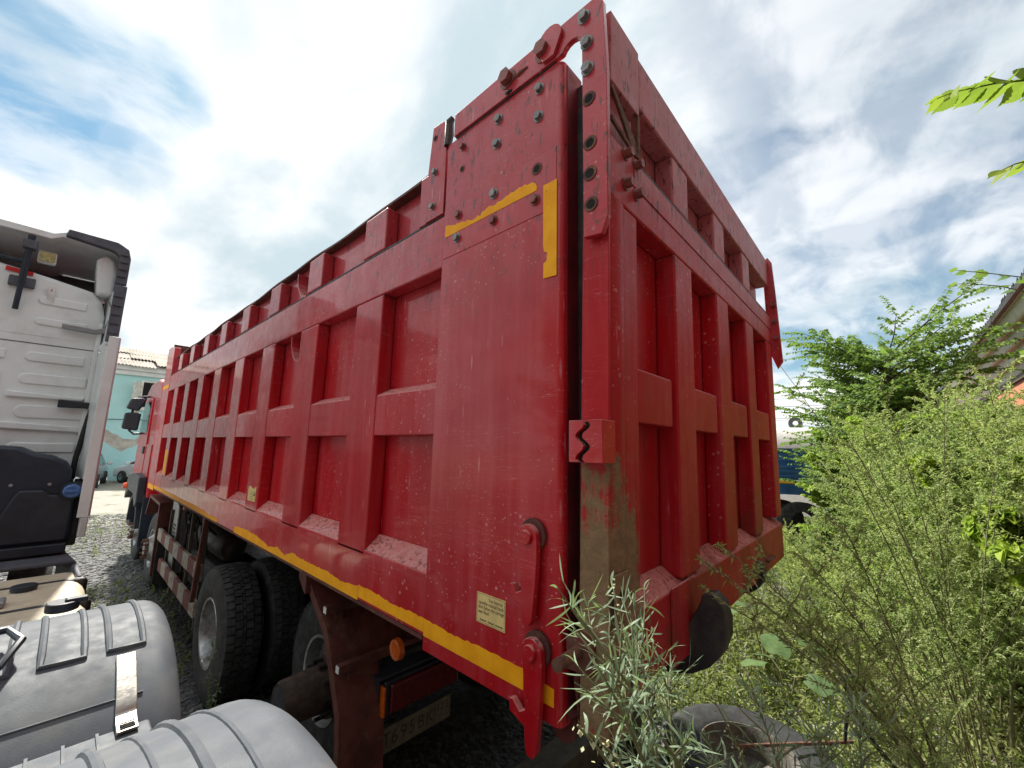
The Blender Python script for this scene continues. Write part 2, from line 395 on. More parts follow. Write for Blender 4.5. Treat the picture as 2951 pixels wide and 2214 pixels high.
# ---------------------------------------------------------------- mesh helpers
class MB:
    def __init__(s): s.v = []; s.f = []
    def add(s, vs, fs):
        k = len(s.v); s.v += [tuple(p) for p in vs]; s.f += [tuple(i+k for i in f) for f in fs]; return s
    def box(s, x0, x1, y0, y1, z0, z1):
        return s.add([(x0,y0,z0),(x1,y0,z0),(x1,y1,z0),(x0,y1,z0),(x0,y0,z1),(x1,y0,z1),(x1,y1,z1),(x0,y1,z1)],
              [(0,3,2,1),(4,5,6,7),(0,1,5,4),(1,2,6,5),(2,3,7,6),(3,0,4,7)])
    def prism(s, poly, axis, a, b):
        """poly: 2D outline; axis x: (y,z), y: (x,z), z: (x,y)"""
        def P(u, v, w): return {'x': (w,u,v), 'y': (u,w,v), 'z': (u,v,w)}[axis]
        n = len(poly)
        vs = [P(u,v,a) for u,v in poly] + [P(u,v,b) for u,v in poly]
        return s.add(vs, [tuple(range(n))[::-1], tuple(range(n,2*n))] + [(i,(i+1)%n,n+(i+1)%n,n+i) for i in range(n)])
    def tube(s, pts, r, n=8, cap=True):
        pts = [Vector(p) for p in pts]; k0 = len(s.v); m = len(pts)
        rs = r if isinstance(r, (list, tuple)) else [r]*m
        ref = None
        for i, p in enumerate(pts):
            d = (pts[min(i+1,m-1)] - pts[max(i-1,0)]).normalized()
            if ref is None: ref = d.orthogonal().normalized()
            a = (ref - d*ref.dot(d)); a = a.normalized() if a.length > 1e-6 else d.orthogonal().normalized()
            ref = a; b = d.cross(a)
            for j in range(n):
                q = p + (a*math.cos(2*PI*j/n) + b*math.sin(2*PI*j/n))*rs[i]; s.v.append(tuple(q))
        for i in range(m-1):
            for j in range(n):
                s.f.append((k0+i*n+j, k0+i*n+(j+1)%n, k0+(i+1)*n+(j+1)%n, k0+(i+1)*n+j))
        if cap:
            s.f.append(tuple(k0+j for j in range(n))[::-1]); s.f.append(tuple(k0+(m-1)*n+j for j in range(n)))
        return s
    def lathe(s, prof, center, axis='x', n=32, closed=False, a0=0, a1=2*PI):
        """prof: list of (t, r) along axis"""
        k0 = len(s.v); full = abs(a1-a0-2*PI) < 1e-6; nn = n if full else n+1
        for t_, r in prof:
            for j in range(nn):
                a = a0+(a1-a0)*j/n; c, d = math.cos(a)*r, math.sin(a)*r
                q = {'x': (t_, c, d), 'y': (c, t_, d), 'z': (c, d, t_)}[axis]
                s.v.append((center[0]+q[0], center[1]+q[1], center[2]+q[2]))
        m = len(prof)
        for i in range(m if closed else m-1):
            i2 = (i+1) % m
            for j in range(n):
                j2 = (j+1) % nn
                s.f.append((k0+i*nn+j, k0+i*nn+j2, k0+i2*nn+j2, k0+i2*nn+j))
        return s
    def cyl(s, c, r, h, axis='x', n=16):
        return s.lathe([(0,1e-4),(0,r),(h,r),(h,1e-4)], c, axis, n)
    def hexa(s, c, r, h, axis='x'):
        return s.lathe([(0,1e-4),(0,r),(h*.85,r),(h,r*.82),(h,1e-4)], c, axis, 6)
    def map(s, fn): s.v = [tuple(fn(*p)) for p in s.v]; return s

BASE = {}
def mesh_from(name, mb, mat, off, smooth=True):
    me = bpy.data.meshes.new(name)
    me.from_pydata([(p[0]-off[0], p[1]-off[1], p[2]-off[2]) for p in mb.v], [], mb.f)
    bm = bmesh.new(); bm.from_mesh(me); bmesh.ops.recalc_face_normals(bm, faces=bm.faces); bm.to_mesh(me); bm.free()
    me.materials.append(M(mat) if isinstance(mat, str) else mat)
    if smooth: me.polygons.foreach_set('use_smooth', [True]*len(me.polygons))
    return me
def obj(name, mb, mat, parent=None, bev=0.0, seg=2, smooth=None, label=None, kind=None, ang=40):
    off = BASE.get(parent.name, (0,0,0)) if parent else (0,0,0)
    sm = bool(bev) if smooth is None else smooth
    me = mesh_from(name, mb, mat, off, sm)
    o = bpy.data.objects.new(name, me); COL.objects.link(o)
    if parent: o.parent = parent; BASE[o.name] = off
    if bev:
        md = o.modifiers.new('bevel', 'BEVEL'); md.width = bev; md.segments = seg; md.limit_method = 'ANGLE'
        md.angle_limit = math.radians(ang); md.harden_normals = True
    elif sm:
        try: me.set_sharp_from_angle(angle=math.radians(ang))
        except Exception: pass
    if label: o['label'] = label
    if kind: o['kind'] = kind
    return o
def thing(name, label, cat, loc=(0,0,0), group=None):
    o = bpy.data.objects.new(name, None); COL.objects.link(o); o.location = loc
    o.empty_display_size = .2
    o['label'] = label; o['category'] = cat
    if group: o['group'] = group
    BASE[o.name] = tuple(loc); return o
def tag(o, label, cat, group=None):
    o['label'] = label; o['category'] = cat
    if group: o['group'] = group
    return o
def dup(o, dloc, parent=None):
    c = o.copy(); COL.objects.link(c)
    c.location = Vector(o.location) + Vector(dloc)
    if parent is not None: c.parent = parent
    BASE[c.name] = BASE.get(o.name, (0,0,0))
    return c
def text_part(name, s, size, mat, parent, right, up, at, extrude=.0006, align='LEFT', shear=0, spacing=1.0, xs=1.0):
    cu = bpy.data.curves.new(name, 'FONT'); cu.body = s; cu.size = size; cu.extrude = extrude
    cu.align_x = align; cu.shear = shear; cu.space_character = spacing; cu.resolution_u = 3
    tmp = bpy.data.objects.new(name, cu); COL.objects.link(tmp)
    dg = bpy.context.evaluated_depsgraph_get()
    me = bpy.data.meshes.new_from_object(tmp.evaluated_get(dg)); bpy.data.objects.remove(tmp)
    r = Vector(right).normalized(); u = Vector(up).normalized(); n = r.cross(u)
    off = Vector(BASE.get(parent.name, (0,0,0))); at = Vector(at)
    for v in me.vertices:
        c = v.co; v.co = at - off + r*c.x*xs + u*c.y + n*c.z
    me.materials.clear(); me.materials.append(M(mat)); me.name = name
    o = bpy.data.objects.new(name, me); COL.objects.link(o); o.parent = parent; BASE[o.name] = tuple(off)
    return o
def fast_mesh(name, V, F, mats, midx=None, smooth=False):
    """V (n,3) array, F list of (m,k) int arrays with k=3 or 4"""
    me = bpy.data.meshes.new(name)
    F = [np.asarray(f) for f in F if len(f)]
    loops = np.concatenate([f.ravel() for f in F]); tot = np.concatenate([np.full(len(f), f.shape[1]) for f in F])
    me.vertices.add(len(V)); me.vertices.foreach_set('co', np.asarray(V, dtype=np.float32).ravel())
    me.loops.add(len(loops)); me.loops.foreach_set('vertex_index', loops.astype(np.int32))
    start = np.concatenate([[0], np.cumsum(tot)[:-1]])
    me.polygons.add(len(tot)); me.polygons.foreach_set('loop_start', start.astype(np.int32))
    try: me.polygons.foreach_set('loop_total', tot.astype(np.int32))
    except Exception: pass
    for m in mats: me.materials.append(M(m))
    if midx is not None: me.polygons.foreach_set('material_index', np.asarray(midx, dtype=np.int32))
    me.update(calc_edges=True); me.validate()
    if smooth: me.polygons.foreach_set('use_smooth', [True]*len(me.polygons))
    return me

# ================================================================ GROUND
g = MB()
def gz(x, y):
    return .035*math.sin(x*1.3+y*.7)*math.cos(y*.9-x*.4) if abs(x) < 30 and abs(y) < 60 else 0
xs = [-600,-200,-60,-20]+[-10+.5*i for i in range(61)]+[30,60,200,600]
ys = [-600,-200,-60,-20]+[-10+.5*i for i in range(91)]+[50,80,200,600]
nx = len(xs)
g.v = [(x, y, gz(x,y)) for y in ys for x in xs]
g.f = [(j*nx+i, j*nx+i+1, (j+1)*nx+i+1, (j+1)*nx+i) for j in range(len(ys)-1) for i in range(nx-1)]
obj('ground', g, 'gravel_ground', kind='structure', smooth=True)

# ================================================================ RED DUMP TRUCK
T = thing('dump_truck', 'big red dump truck with tall ribbed steel body seen from its rear corner', 'dump truck', (1.25, 4.0, 0))
RB = .010
L = 8.4; XR = 2.5
# shell ---------------------------------------------------------------
m = MB().box(.082,.105, -.005,8.38, 1.60,3.335); m.box(.082,.105,-.005,8.38,1.58,1.599)
obj('side_skin', MB().box(.082,.105, 0,8.38, 1.60,3.330), 'red_paint', T)
obj('side_skin', MB().box(XR-.03,XR, 0,8.38, 1.60,3.330), 'red_paint', T)
obj('body_floor', MB().box(.106,XR-.031, 0,8.35, 1.60,1.66), 'rusty_red', T)
obj('headboard', MB().box(.106,XR-.031, 8.32,8.38, 1.661,3.80), 'red_paint', T)
# extension boards above the side (slightly wavy top)
ext = MB(); N = 60
for (xa, xb) in ((.082,.098),):
    top = [(.30+(7.74-.30)*i/N, 3.622+.005*math.sin(i*.9)+.006*math.sin(i*.37+1)) for i in range(N+1)]
    ext.prism([(.30,3.3305)]+[(7.74,3.331)]+top[::-1], 'x', xa, xb)
obj('extension_board', ext, 'red_paint', T)
ext2 = MB().box(XR-.025, XR-.008, .3, 8.3, 3.331, 3.58); obj('extension_board', ext2, 'red_paint', T)
cap = MB()
for i in range(N):
    y0, z0 = top[i]; y1, z1 = top[i+1]
    cap.add([(.03,y0,z0+.002),(.03,y1,z1+.002),(.11,y1,z1+.002),(.11,y0,z0+.002),(.03,y0,z0+.016),(.03,y1,z1+.016),(.11,y1,z1+.016),(.11,y0,z0+.016)],
            [(0,3,2,1),(4,5,6,7),(0,1,5,4),(1,2,6,5),(2,3,7,6),(3,0,4,7)])
obj('top_edge', cap, 'rusty_red', T)
# rails -----------------------------------------------------------------
lower = MB().prism([(0,1.537),(0,1.768),(.081,1.838),(.081,1.60),(.03,1.537)], 'y', .646, 7.77)
obj('lower_rail', lower, 'red_paint', T, .008)
obj('bottom_lip', MB().box(.002,.028,.66,7.76,1.520,1.5365), 'rusty_red', T)
mid = MB().prism([(0,2.320),(0,2.523),(.081,2.566),(.081,2.320)], 'y', .646, 7.77)
midw = None
obj('upper_rail', MB().prism([(0,3.068),(0,3.322),(.030,3.330),(.081,3.330),(.081,3.068)], 'y', .646, 7.77), 'red_paint', T, RB)
obj('weld_seam', MB().box(.010,.081,.655,7.74,3.3302,3.341), 'black_steel', T)
# ribs with the short rail pieces between them
RW = .292; PITCH = .826; Y0 = 1.153
rib = obj('rib', MB().box(0,.0812, Y0,Y0+RW, 1.742,3.0675), 'red_paint', T, RB, 3)
for k in range(1, 8): dup(rib, (0, PITCH*k, 0), T)
srib = obj('short_rib', MB().box(.004,.0815, Y0+.03,Y0+.03+.243, 3.342,3.590), 'red_paint', T, RB)
for k in range(1, 8): dup(srib, (0, PITCH*k, 0), T)
seg = obj('mid_rail', MB().prism([(.003,2.320),(.003,2.523),(.0813,2.566),(.0813,2.320)], 'y', Y0+RW, Y0+PITCH), 'red_paint', T, .007)
for k in range(1, 7): dup(seg, (0, PITCH*k, 0), T)
obj('mid_rail', MB().prism([(.003,2.320),(.003,2.523),(.0813,2.566),(.0813,2.320)], 'y', .646, Y0), 'red_paint', T, .007)
obj('mid_rail', MB().prism([(.003,2.320),(.003,2.523),(.0813,2.566),(.0813,2.320)], 'y', Y0+7*PITCH+RW, 7.77), 'red_paint', T, .007)
# curved pull straps welded in two bays
def arc_strap(yc, z_top, r):
    a = [(yc + .0 - r*math.cos(t)*.9+0, z_top - r*math.sin(t)*1.0) for t in [PI*.5*i/8 for i in range(9)]]
    b = [(yc - (r-.012)*math.cos(t)*.9, z_top - (r-.012)*math.sin(t)) for t in [PI*.5*i/8 for i in range(9)]]
    return MB().prism([(2*yc-u, v) for u, v in a] + [(2*yc-u, v) for u, v in b][::-1], 'x', .006, .080)
obj('curved_strap', arc_strap(2.27, 3.56, .23), 'red_paint', T)
obj('curved_strap', arc_strap(2.27, 3.06, .22), 'red_paint', T)
# front end panel of the body and the headboard post
obj('front_panel', MB().prism([(7.771,1.50),(7.771,3.80),(8.12,3.86),(8.40,3.86),(8.40,1.50)], 'x', -.004, .081), 'red_paint', T, RB)
hp = MB().box(.0, .30, 7.90,7.915, 3.36,3.87); obj('headboard_plate', hp, 'rusty_red', T)
obj('headboard_top', MB().box(.065,XR-.03, 8.30,8.395, 3.802,3.86), 'red_paint', T, RB)

# near corner panel -------------------------------------------------------
def corner(z0, z1, dx=0):
    r = .022; prof = [(dx,.645)]
    for i in range(6):
        a = PI/2*i/5; prof.append((dx + r - r*math.cos(a), -.012 + r - r*math.sin(a)))
    prof += [(.118,-.012),(.118,.004),(.020+dx,.010),(.0805,.645)]
    return MB().prism(prof, 'z', z0, z1)
obj('corner_panel', corner(1.492,3.335,-.004), 'red_paint', T, smooth=True, ang=35)
obj('corner_plate', corner(3.337,3.676,-.002), 'red_paint', T, smooth=True, ang=35)
obj('corner_sheet', MB().box(-.0062,-.0040,.012,.640,3.10,3.334), 'red_paint', T)
obj('post_shade_strip', MB().box(.024,.117,-.0150,-.0125,1.50,3.67), 'shade_maroon', T)  # dark strip that paints shade onto the post's rear face
obj('gap_shade_bar', MB().box(.088,.116,-.055,-.0155,1.50,3.62), 'black_steel', T)  # black bar painting the shade in the gap beside the gate
obj('post', MB().box(.119,.20,.01,.12,1.55,3.60), 'rusty_red', T)
pn = T
def side_bolt(y, z, x=-.004, r=.0165, h=.013, mat='bolt_grey'):
    w = MB().cyl((x-.003, y, z), r*1.35, .003, 'x', 14)
    w.hexa((x-.003-h, y, z), r, h, 'x')
    return obj('bolt', w, mat, T)
for y, z in ((.094,3.62),(.097,3.503),(.31,3.618),(.317,3.508)): side_bolt(y, z, -.002)
side_bolt(.534,3.61,-.002,.014,.016,'bolt_red')
for y, z, mt in ((.321,3.282,'bolt_grey'),(.106,3.164,'bolt_red'),(.542,3.279,'bolt_red'),(.32,3.166,'bolt_red'),(.545,3.172,'bolt_grey')): side_bolt(y, z, -.0062, .0165, .013, mt)
def hole(y, z, x, r=.014):
    w = MB().lathe([(-.0022,r*1.55),(-.0022,r),(-.0006,r*.9)], (x,y,z), 'x', 16)
    o = obj('hole_rim', w, 'rust', T); h = MB().cyl((x-.0012,y,z), r, .001, 'x', 16)
    return obj('bolt_hole', h, 'hole_black', T)
hole(.535,3.501,-.002,.010); hole(.099,3.285,-.0062,.015)
# little plate beside the corner with a hole, and the bolted strip
obj('end_plate', MB().prism([(.662,3.34),(.80,3.34),(.80,3.60),(.775,3.845),(.690,3.835),(.672,3.80),(.662,3.70)], 'x', -.002, .016), 'red_paint', T, .002)
hole(.752,3.775,-.002,.010)
side_bolt(.74,3.585,-.002,.014); side_bolt(.745,3.405,-.002,.014)
obj('end_strip', MB().box(.004,.05,.802,.862,3.34,3.60), 'red_paint', T, .003)
obj('weld_bead', MB().tube([(0.0,.655,3.68),(.004,.652,3.74),(-.002,.645,3.80),(.004,.63,3.82)], [.018,.022,.020,.012], 8), 'black_steel', T)
# hinge plate over the gate ------------------------------------------------
hp_out = [(-.105,2.938),(-.170,2.930),(-.192,2.985),(-.196,3.50),(-.186,3.770),(-.176,3.796),(-.150,3.808),(.30,3.803),(.590,3.797),(.590,3.684)]
notch = [(-.012,3.682)]+[(-.060+.042*math.cos(a), 3.668+.042*math.sin(a)) for a in [PI*i/8 for i in range(1,8)]]+[(-.102,3.64)]
HP = obj('hinge_plate', MB().prism(hp_out+notch, 'x', -.016, .006), 'red_paint', T, .003)
def hbolt(y, z, r, h, mat, x=-.016):
    w = MB().cyl((x-.004,y,z), r*1.3, .004, 'x', 18); w.hexa((x-.004-h,y,z), r, h, 'x')
    return obj('bolt', w, mat, HP)
for y, z in ((-.113,3.758),(-.124,3.645),(-.126,3.542)): hbolt(y, z, .0185, .014, 'bolt_grey')
for y, z in ((-.129,3.426),(-.132,3.26),(-.131,3.151),(-.133,3.042)):
    w = MB().lathe([(-.003,.025),(-.003,.0165),(-.0008,.0150)], (-.016,y,z), 'x', 18); obj('hole_rim', w, 'rust', HP)
    obj('bolt_hole', MB().cyl((-.0175,y,z), .0165, .001, 'x', 16), 'hole_black', HP)
obj('hinge_lug', MB().prism([(.030+.055*math.cos(a), 3.768+.055*math.sin(a)) for a in [PI*(i/8)-.3 for i in range(10)]]+[(.01,3.69),(.06,3.69)], 'x', -.030,-.017), 'red_paint', HP, .002)
hbolt(.064,3.749,.031,.028,'bolt_red'); hbolt(.250,3.757,.031,.026,'bolt_red')
obj('weld_seam', MB().box(-.0075,-.003,.012,.585,3.6765,3.6835), 'black_steel', HP)
obj('weld_mark', MB().tube([(-.017,.145,3.742),(-.019,.18,3.740),(-.017,.215,3.737)], [.004,.007,.004], 6), 'rust', HP)
obj('weld_scar', MB().tube([(-.017,.262,3.700),(-.019,.245,3.692),(-.017,.225,3.693)], [.004,.010,.004], 6), 'black_steel', HP)
# tape, torn along its top -----------------------------------------------
def tape(name, poly, x, lab=None): return obj(name, MB().prism(poly, 'x', x-.0012, x), 'yellow_tape', T)
def jag(pts, amp, step):
    out = []
    for (a, b) in zip(pts[:-1], pts[1:]):
        n = max(1, int(math.hypot(b[0]-a[0], b[1]-a[1])/step))
        for i in range(n):
            f = i/n; j = (random.random()-.5)*2*amp if 0 < i+len(out) else 0
            out.append((a[0]+(b[0]-a[0])*f, a[1]+(b[1]-a[1])*f + j))
    return out+[pts[-1]]
tape('reflective_tape', [(.628,3.201),(.099,3.199),(.097,3.212),(.104,3.228)]+jag([(.118,3.240),(.17,3.249),(.24,3.246),(.30,3.234),(.36,3.236),(.40,3.222),(.45,3.222),(.52,3.236),(.56,3.244),(.60,3.252)], .005,.012)+[(.628,3.259)], -.0063)
tape('reflective_tape', [(.008,3.203),(.008,2.848),(.064,2.850),(.064,2.905),(.050,2.912),(.048,2.94),(.062,2.95),(.066,2.975),(.068,3.203)], -.0063)
def stripe(y0, y1, x, z0, tops):
    n = max(2, int((y1-y0)/.018)); pts = []
    for i in range(n+1):
        y = y0+(y1-y0)*i/n
        zt = np.interp(y, [q[0] for q in tops], [q[1] for q in tops]); pts.append((y, zt+(random.random()-.5)*.007))
    return tape('reflective_tape', [(y0,z0),(y1,z0)]+pts[::-1], x)
stripe(.128,.644,-.0042,1.543,[(.1,1.602),(.3,1.603),(.45,1.598),(.644,1.604)])
stripe(.012,.058,-.0042,1.540,[(0,1.588),(.1,1.588)])
stripe(.650,1.178,-.0002,1.553,[(.65,1.603),(.9,1.598),(1.0,1.606),(1.18,1.606)])
stripe(1.182,3.30,-.0002,1.5385,[(1.18,1.602),(1.38,1.582),(1.49,1.594),(1.73,1.596),(1.9,1.594),(2.04,1.603),(2.16,1.565),(2.28,1.592),(2.47,1.566),(2.67,1.594),(2.97,1.604),(3.28,1.59),(3.30,1.565)])
stripe(3.86,5.64,-.0002,1.540,[(3.86,1.575),(4.2,1.572),(4.5,1.59),(4.9,1.594),(5.64,1.588)])
stripe(5.66,7.765,-.0002,1.540,[(5.66,1.592),(7.7,1.592)])
stripe(7.775,8.38,-.0042,1.505,[(7.7,1.58),(8.4,1.585)])
tape('reflective_tape', [(6.98,1.79),(7.20,1.79),(7.20,2.14),(6.98,2.15)], -.0004)
tape('reflective_tape', [(7.82,3.13),(8.38,3.13),(8.38,3.19),(7.82,3.19)], -.0045)
# stickers -------------------------------------------------------------------
st = obj('warning_sticker', MB().box(-.0058,-.0042,.209,.345,1.680,1.776), 'sticker_yellow', T)
fr = MB()
for (a, b, c, d) in ((.212,.342,1.6832,1.6842),(.212,.342,1.7718,1.7728),(.212,.213,1.6832,1.7728),(.341,.342,1.6832,1.7728)): fr.box(-.0061,-.0058,a,b,c,d)
obj('border_line', fr, 'sticker_print', st)
for i, (tx, al) in enumerate((('You have to','R'),('openthe manual hook','L'),('first! Before the carriage','L'),('was lifted','L'))):
    text_part('sticker_text', tx, .0165, 'sticker_print', st, (0,-1,0), (0,0,1), (-.0060,.221 if al == 'R' else .336,1.755-i*.0145), .0002, 'RIGHT' if al == 'R' else 'LEFT', 0, 1.0, .74 if i == 2 else .82)
sp_ = MB()
for i in range(26):
    if i not in (7,8,16): sp_.box(-.0061,-.0058,.326-.0042*i-.0030,.326-.0042*i,1.6885,1.6885+.004+.002*((i*7)%3==0))
obj('small_print', sp_, 'sticker_print', st)
s2 = obj('warning_sticker', MB().prism([(2.855,1.825),(3.04,1.822),(3.04,1.928),(2.985,1.935),(2.965,1.922),(2.90,1.920),(2.87,1.938),(2.852,1.934)], 'x', -.0016,-.0003), 'sticker_yellow', T)
mk = MB()
for i in range(4): mk.box(-.0019,-.0016,2.90,3.00-.02*(i%2),1.835+.018*i,1.838+.018*i)
mk.tube([(-.0018,2.87,1.895),(-.0018,2.865,1.88),(-.0018,2.88,1.868),(-.0018,2.90,1.874)], .004, 6)
obj('sticker_print', mk, 'sticker_print', s2)
# hooks on the corner panel -----------------------------------------------------
def hook(yp, zp, x, dz, ty):
    """forked latch: round boss, tapering arm, one tooth to the left"""
    def out():
        o = [(yp+.038*math.cos(a), zp+.038*math.sin(a)) for a in [PI*i/10 for i in range(11)]]
        o = o[::-1]                                # left (y+) over the top to right
        o = [(yp+.038,zp)]+[(yp+.038*math.cos(a), zp+.038*math.sin(a)) for a in [PI*i/10 for i in range(1,11)]]
        o += [(yp-.040,zp-.05),(yp-.034,zp-.14),(yp-.024,zp-dz+.02),(yp-.012,zp-dz),(yp+.010,zp-dz),(yp+.018,zp-dz+.016)]
        o += [(yp+.022,zp-.205),(yp+ty,zp-.185),(yp+ty+.002,zp-.150),(yp+ty-.012,zp-.148),(yp+.040,zp-.172),(yp+.020,zp-.160),(yp+.030,zp-.06)]
        return o
    h = obj('latch_hook', MB().prism(out(), 'x', x-.022, x), 'red_paint', T, .003)
    obj('boss', MB().cyl((x+.0005,yp-.004,zp+.004), .050, .014, 'x', 24), 'rusty_red', h, .002)
    obj('pivot_pin', MB().cyl((x-.034,yp,zp), .022, .012, 'x', 20), 'red_paint', h, .002)
    return h
hook(.094,2.000,-.018,.255,.066)
hook(.072,1.678,-.018,.275,.080)
pp = MB().tube([(-.105,-.070,1.712),(.02,-.068,1.712)], .0165, 14); pin = obj('hinge_pin', pp, 'rust', T)
obj('pin_lug', MB().prism([(-.115,1.66),(-.03,1.655),(-.025,1.74),(-.06,1.765),(-.115,1.75)], 'x', .0,.028), 'rusty_red', T, .003)
obj('lower_lug', MB().prism([(-.14,1.55),(-.05,1.50),(-.03,1.62),(-.07,1.70),(-.13,1.70)], 'x', .03,.055), 'rusty_red', T, .003)
# zigzag lock block
zz = [(-.112,2.235),(-.103,2.244),(-.107,2.256),(-.127,2.272),(-.130,2.281),(-.124,2.289),(-.106,2.303),(-.103,2.311),(-.108,2.320),(-.128,2.334),(-.131,2.342),(-.122,2.356)]
obj('lock_block', MB().prism([(-.068,2.235)]+[(a+.012,b) for a,b in zz]+[(-.068,2.356)], 'x', -.046,.028), 'red_paint', T, .0015)
obj('lock_block', MB().prism([(-.180,2.235)]+[(a-.010,b) for a,b in zz]+[(-.180,2.356)], 'x', -.046,.028), 'red_paint', T, .0015)
obj('lock_core', MB().box(-.030,.02,-.145,-.095,2.238,2.352), 'hole_black', T)

# ================================================================ tailgate
TZ = 2.52; TT = .01685
def G(x, y, z): return (x, y-.1657-TT*(z-TZ), z)           # y here is depth in front of (-) or behind (+) the rib faces
def gobj(name, mb, parent, bev=0, mat='gate_red', seg=2, **k): return obj(name, mb.map(G), mat, parent, bev, seg, **k)
TG = gobj('tailgate', MB().box(.030,2.475,.0858,.100,1.52,3.70), T)
gobj('top_rail', MB().box(.245,2.47,0,.0855,3.545,3.762), TG, RB)
gobj('corner_plate', MB().box(.030,.244,-.004,.0855,3.50,3.772), TG, .005)
gobj('upper_rail', MB().box(.028,2.47,0,.0855,3.086,3.306), TG, RB)
gobj('rail_strip', MB().box(.20,2.46,-.004,-.0003,3.195,3.290), TG, .002)
gobj('ledge_seam', MB().box(.25,2.46,.004,.080,3.3065,3.316), TG, 0, 'black_steel')
# left column: post, folded cover and side cheek
gobj('left_post', MB().box(.115,.226,.001,.0855,1.841,3.0855), TG, RB)
gobj('cover_strip', MB().prism([(.030,.004),(.072,-.010),(.118,-.002),(.118,.012),(.030,.016)], 'z', 1.52,3.085), TG, .003)
gobj('side_cheek', MB().box(.018,.0295,-.002,.090,1.50,3.43), TG, .003)
gobj('corner_gusset', MB().prism([(.030,3.316),(.030,3.498),(.244,3.498),(.244,3.316)], 'y', .03,.06), TG, 0)
for q in ([(.034,3.470),(.034,3.495),(.200,3.380),(.222,3.318),(.195,3.318)], [(.222,3.322),(.244,3.322),(.244,3.50),(.226,3.50)], [(.034,3.352),(.034,3.372),(.190,3.335),(.19,3.318)]):
    gobj('weld_bead', MB().prism(q, 'y', -.0065, .0035), TG, .003, 'rust')
for x in (.133,.212):
    for z in (3.283,3.170):
        w = MB().hexa((x,0,z), .0165, .026, 'y'); w.map(lambda a,b,c: (a,b-.030,c)); w.cyl((x,-.006,z), .022,.004,'y',14)
        gobj('bolt', w, TG, 0, 'bolt_red')
ribs = [(.566,.768),(1.131,1.335),(1.705,1.898)]
for a, b in ribs: gobj('rib', MB().box(a,b,0,.0855,1.803,3.0855), TG, RB, seg=3)
for a, b in ribs: gobj('short_rib', MB().box(a+.01,b-.005,.004,.0855,3.317,3.5445), TG, RB)
cells = [(.226,.566),(.768,1.131),(1.335,1.705),(1.898,2.30)]
for a, b in cells:
    gobj('mid_rail', MB().prism([(.006,2.363),(.006,2.545),(.0855,2.575),(.0855,2.363)], 'x', a,b-.045).prism([(.02,2.37),(.02,2.545),(.0855,2.565),(.0855,2.37)], 'x', b-.0445,b), TG, .006)
gobj('right_post', MB().box(2.30,2.472,.001,.0855,1.841,3.0855), TG, RB)
gobj('bottom_rail', MB().prism([(0,1.560),(0,1.785),(.0855,1.842),(.0855,1.560)], 'x', .130,2.470), TG, .008)
gobj('patch_plate', MB().box(.445,.655,-.010,-.0005,1.545,1.800), TG, .003)
gobj('corner_cover', MB().prism([(.032,1.50),(.128,1.50),(.128,1.79),(.032,1.79)], 'y', -.012,.03), TG, .004)
gobj('bolted_plate', MB().box(.026,.105,-.018,-.0125,1.80,1.93), TG, .003)
gobj('bolt_hole', MB().cyl((.062,-.0195,1.872), .014,.001,'y',14), TG, 0, 'hole_black')
gobj('door_seal', MB().prism([(.128,1.50),(.150,1.50),(.150,1.70),(.128,1.68)], 'y', -.0125,-.0005), TG, 0, 'black_steel')
for i in range(2):
    gobj('bracket_bar', MB().box(.70+1.2*i,.88+1.2*i,-.020,-.0005,1.628,1.640), TG, .002, 'rusty_red')
# right hinge arm standing past the gate
obj('hinge_plate', MB().prism([(-.235,2.95),(-.20,2.90),(-.15,3.05),(-.15,3.76),(-.19,3.79),(-.215,3.74),(-.225,3.45)], 'x', 2.485,2.51), 'red_paint', T, .004)
for z in (3.40,3.27,3.14): obj('bolt', MB().hexa((2.458,-.205,z), .018,.026,'x'), 'bolt_red', T)
# big worn swing hooks under the gate
def claw(xc, k=1.0):
    o = [(.02,1.52),(-.11,1.60),(-.170,1.665),(-.205,1.735),(-.212,1.762),(-.250,1.770),(-.280,1.742),(-.292,1.690),(-.290,1.635),(-.268,1.575),(-.228,1.525),(-.165,1.482),(-.09,1.458),(.06,1.45)]
    o = [(y*k, 1.50+(z-1.50)*k) for y, z in o]
    return obj('gate_claw', MB().prism(o, 'x', xc-.035, xc+.045), 'black_steel', T, .006, 2)
claw(.62); claw(1.72, .62)
obj('claw_shaft', MB().tube([(.05,.02,1.47),(2.45,.02,1.47)], .045, 14), 'rusty_red', T)
obj('claw_link', MB().prism([(.0,1.43),(.06,1.40),(.10,1.52),(.02,1.60)], 'x', .46,.53), 'rusty_red', T, .005)
obj('rear_beam', MB().box(.12,2.4,.06,.22,1.40,1.598), 'rusty_red', T, .008)

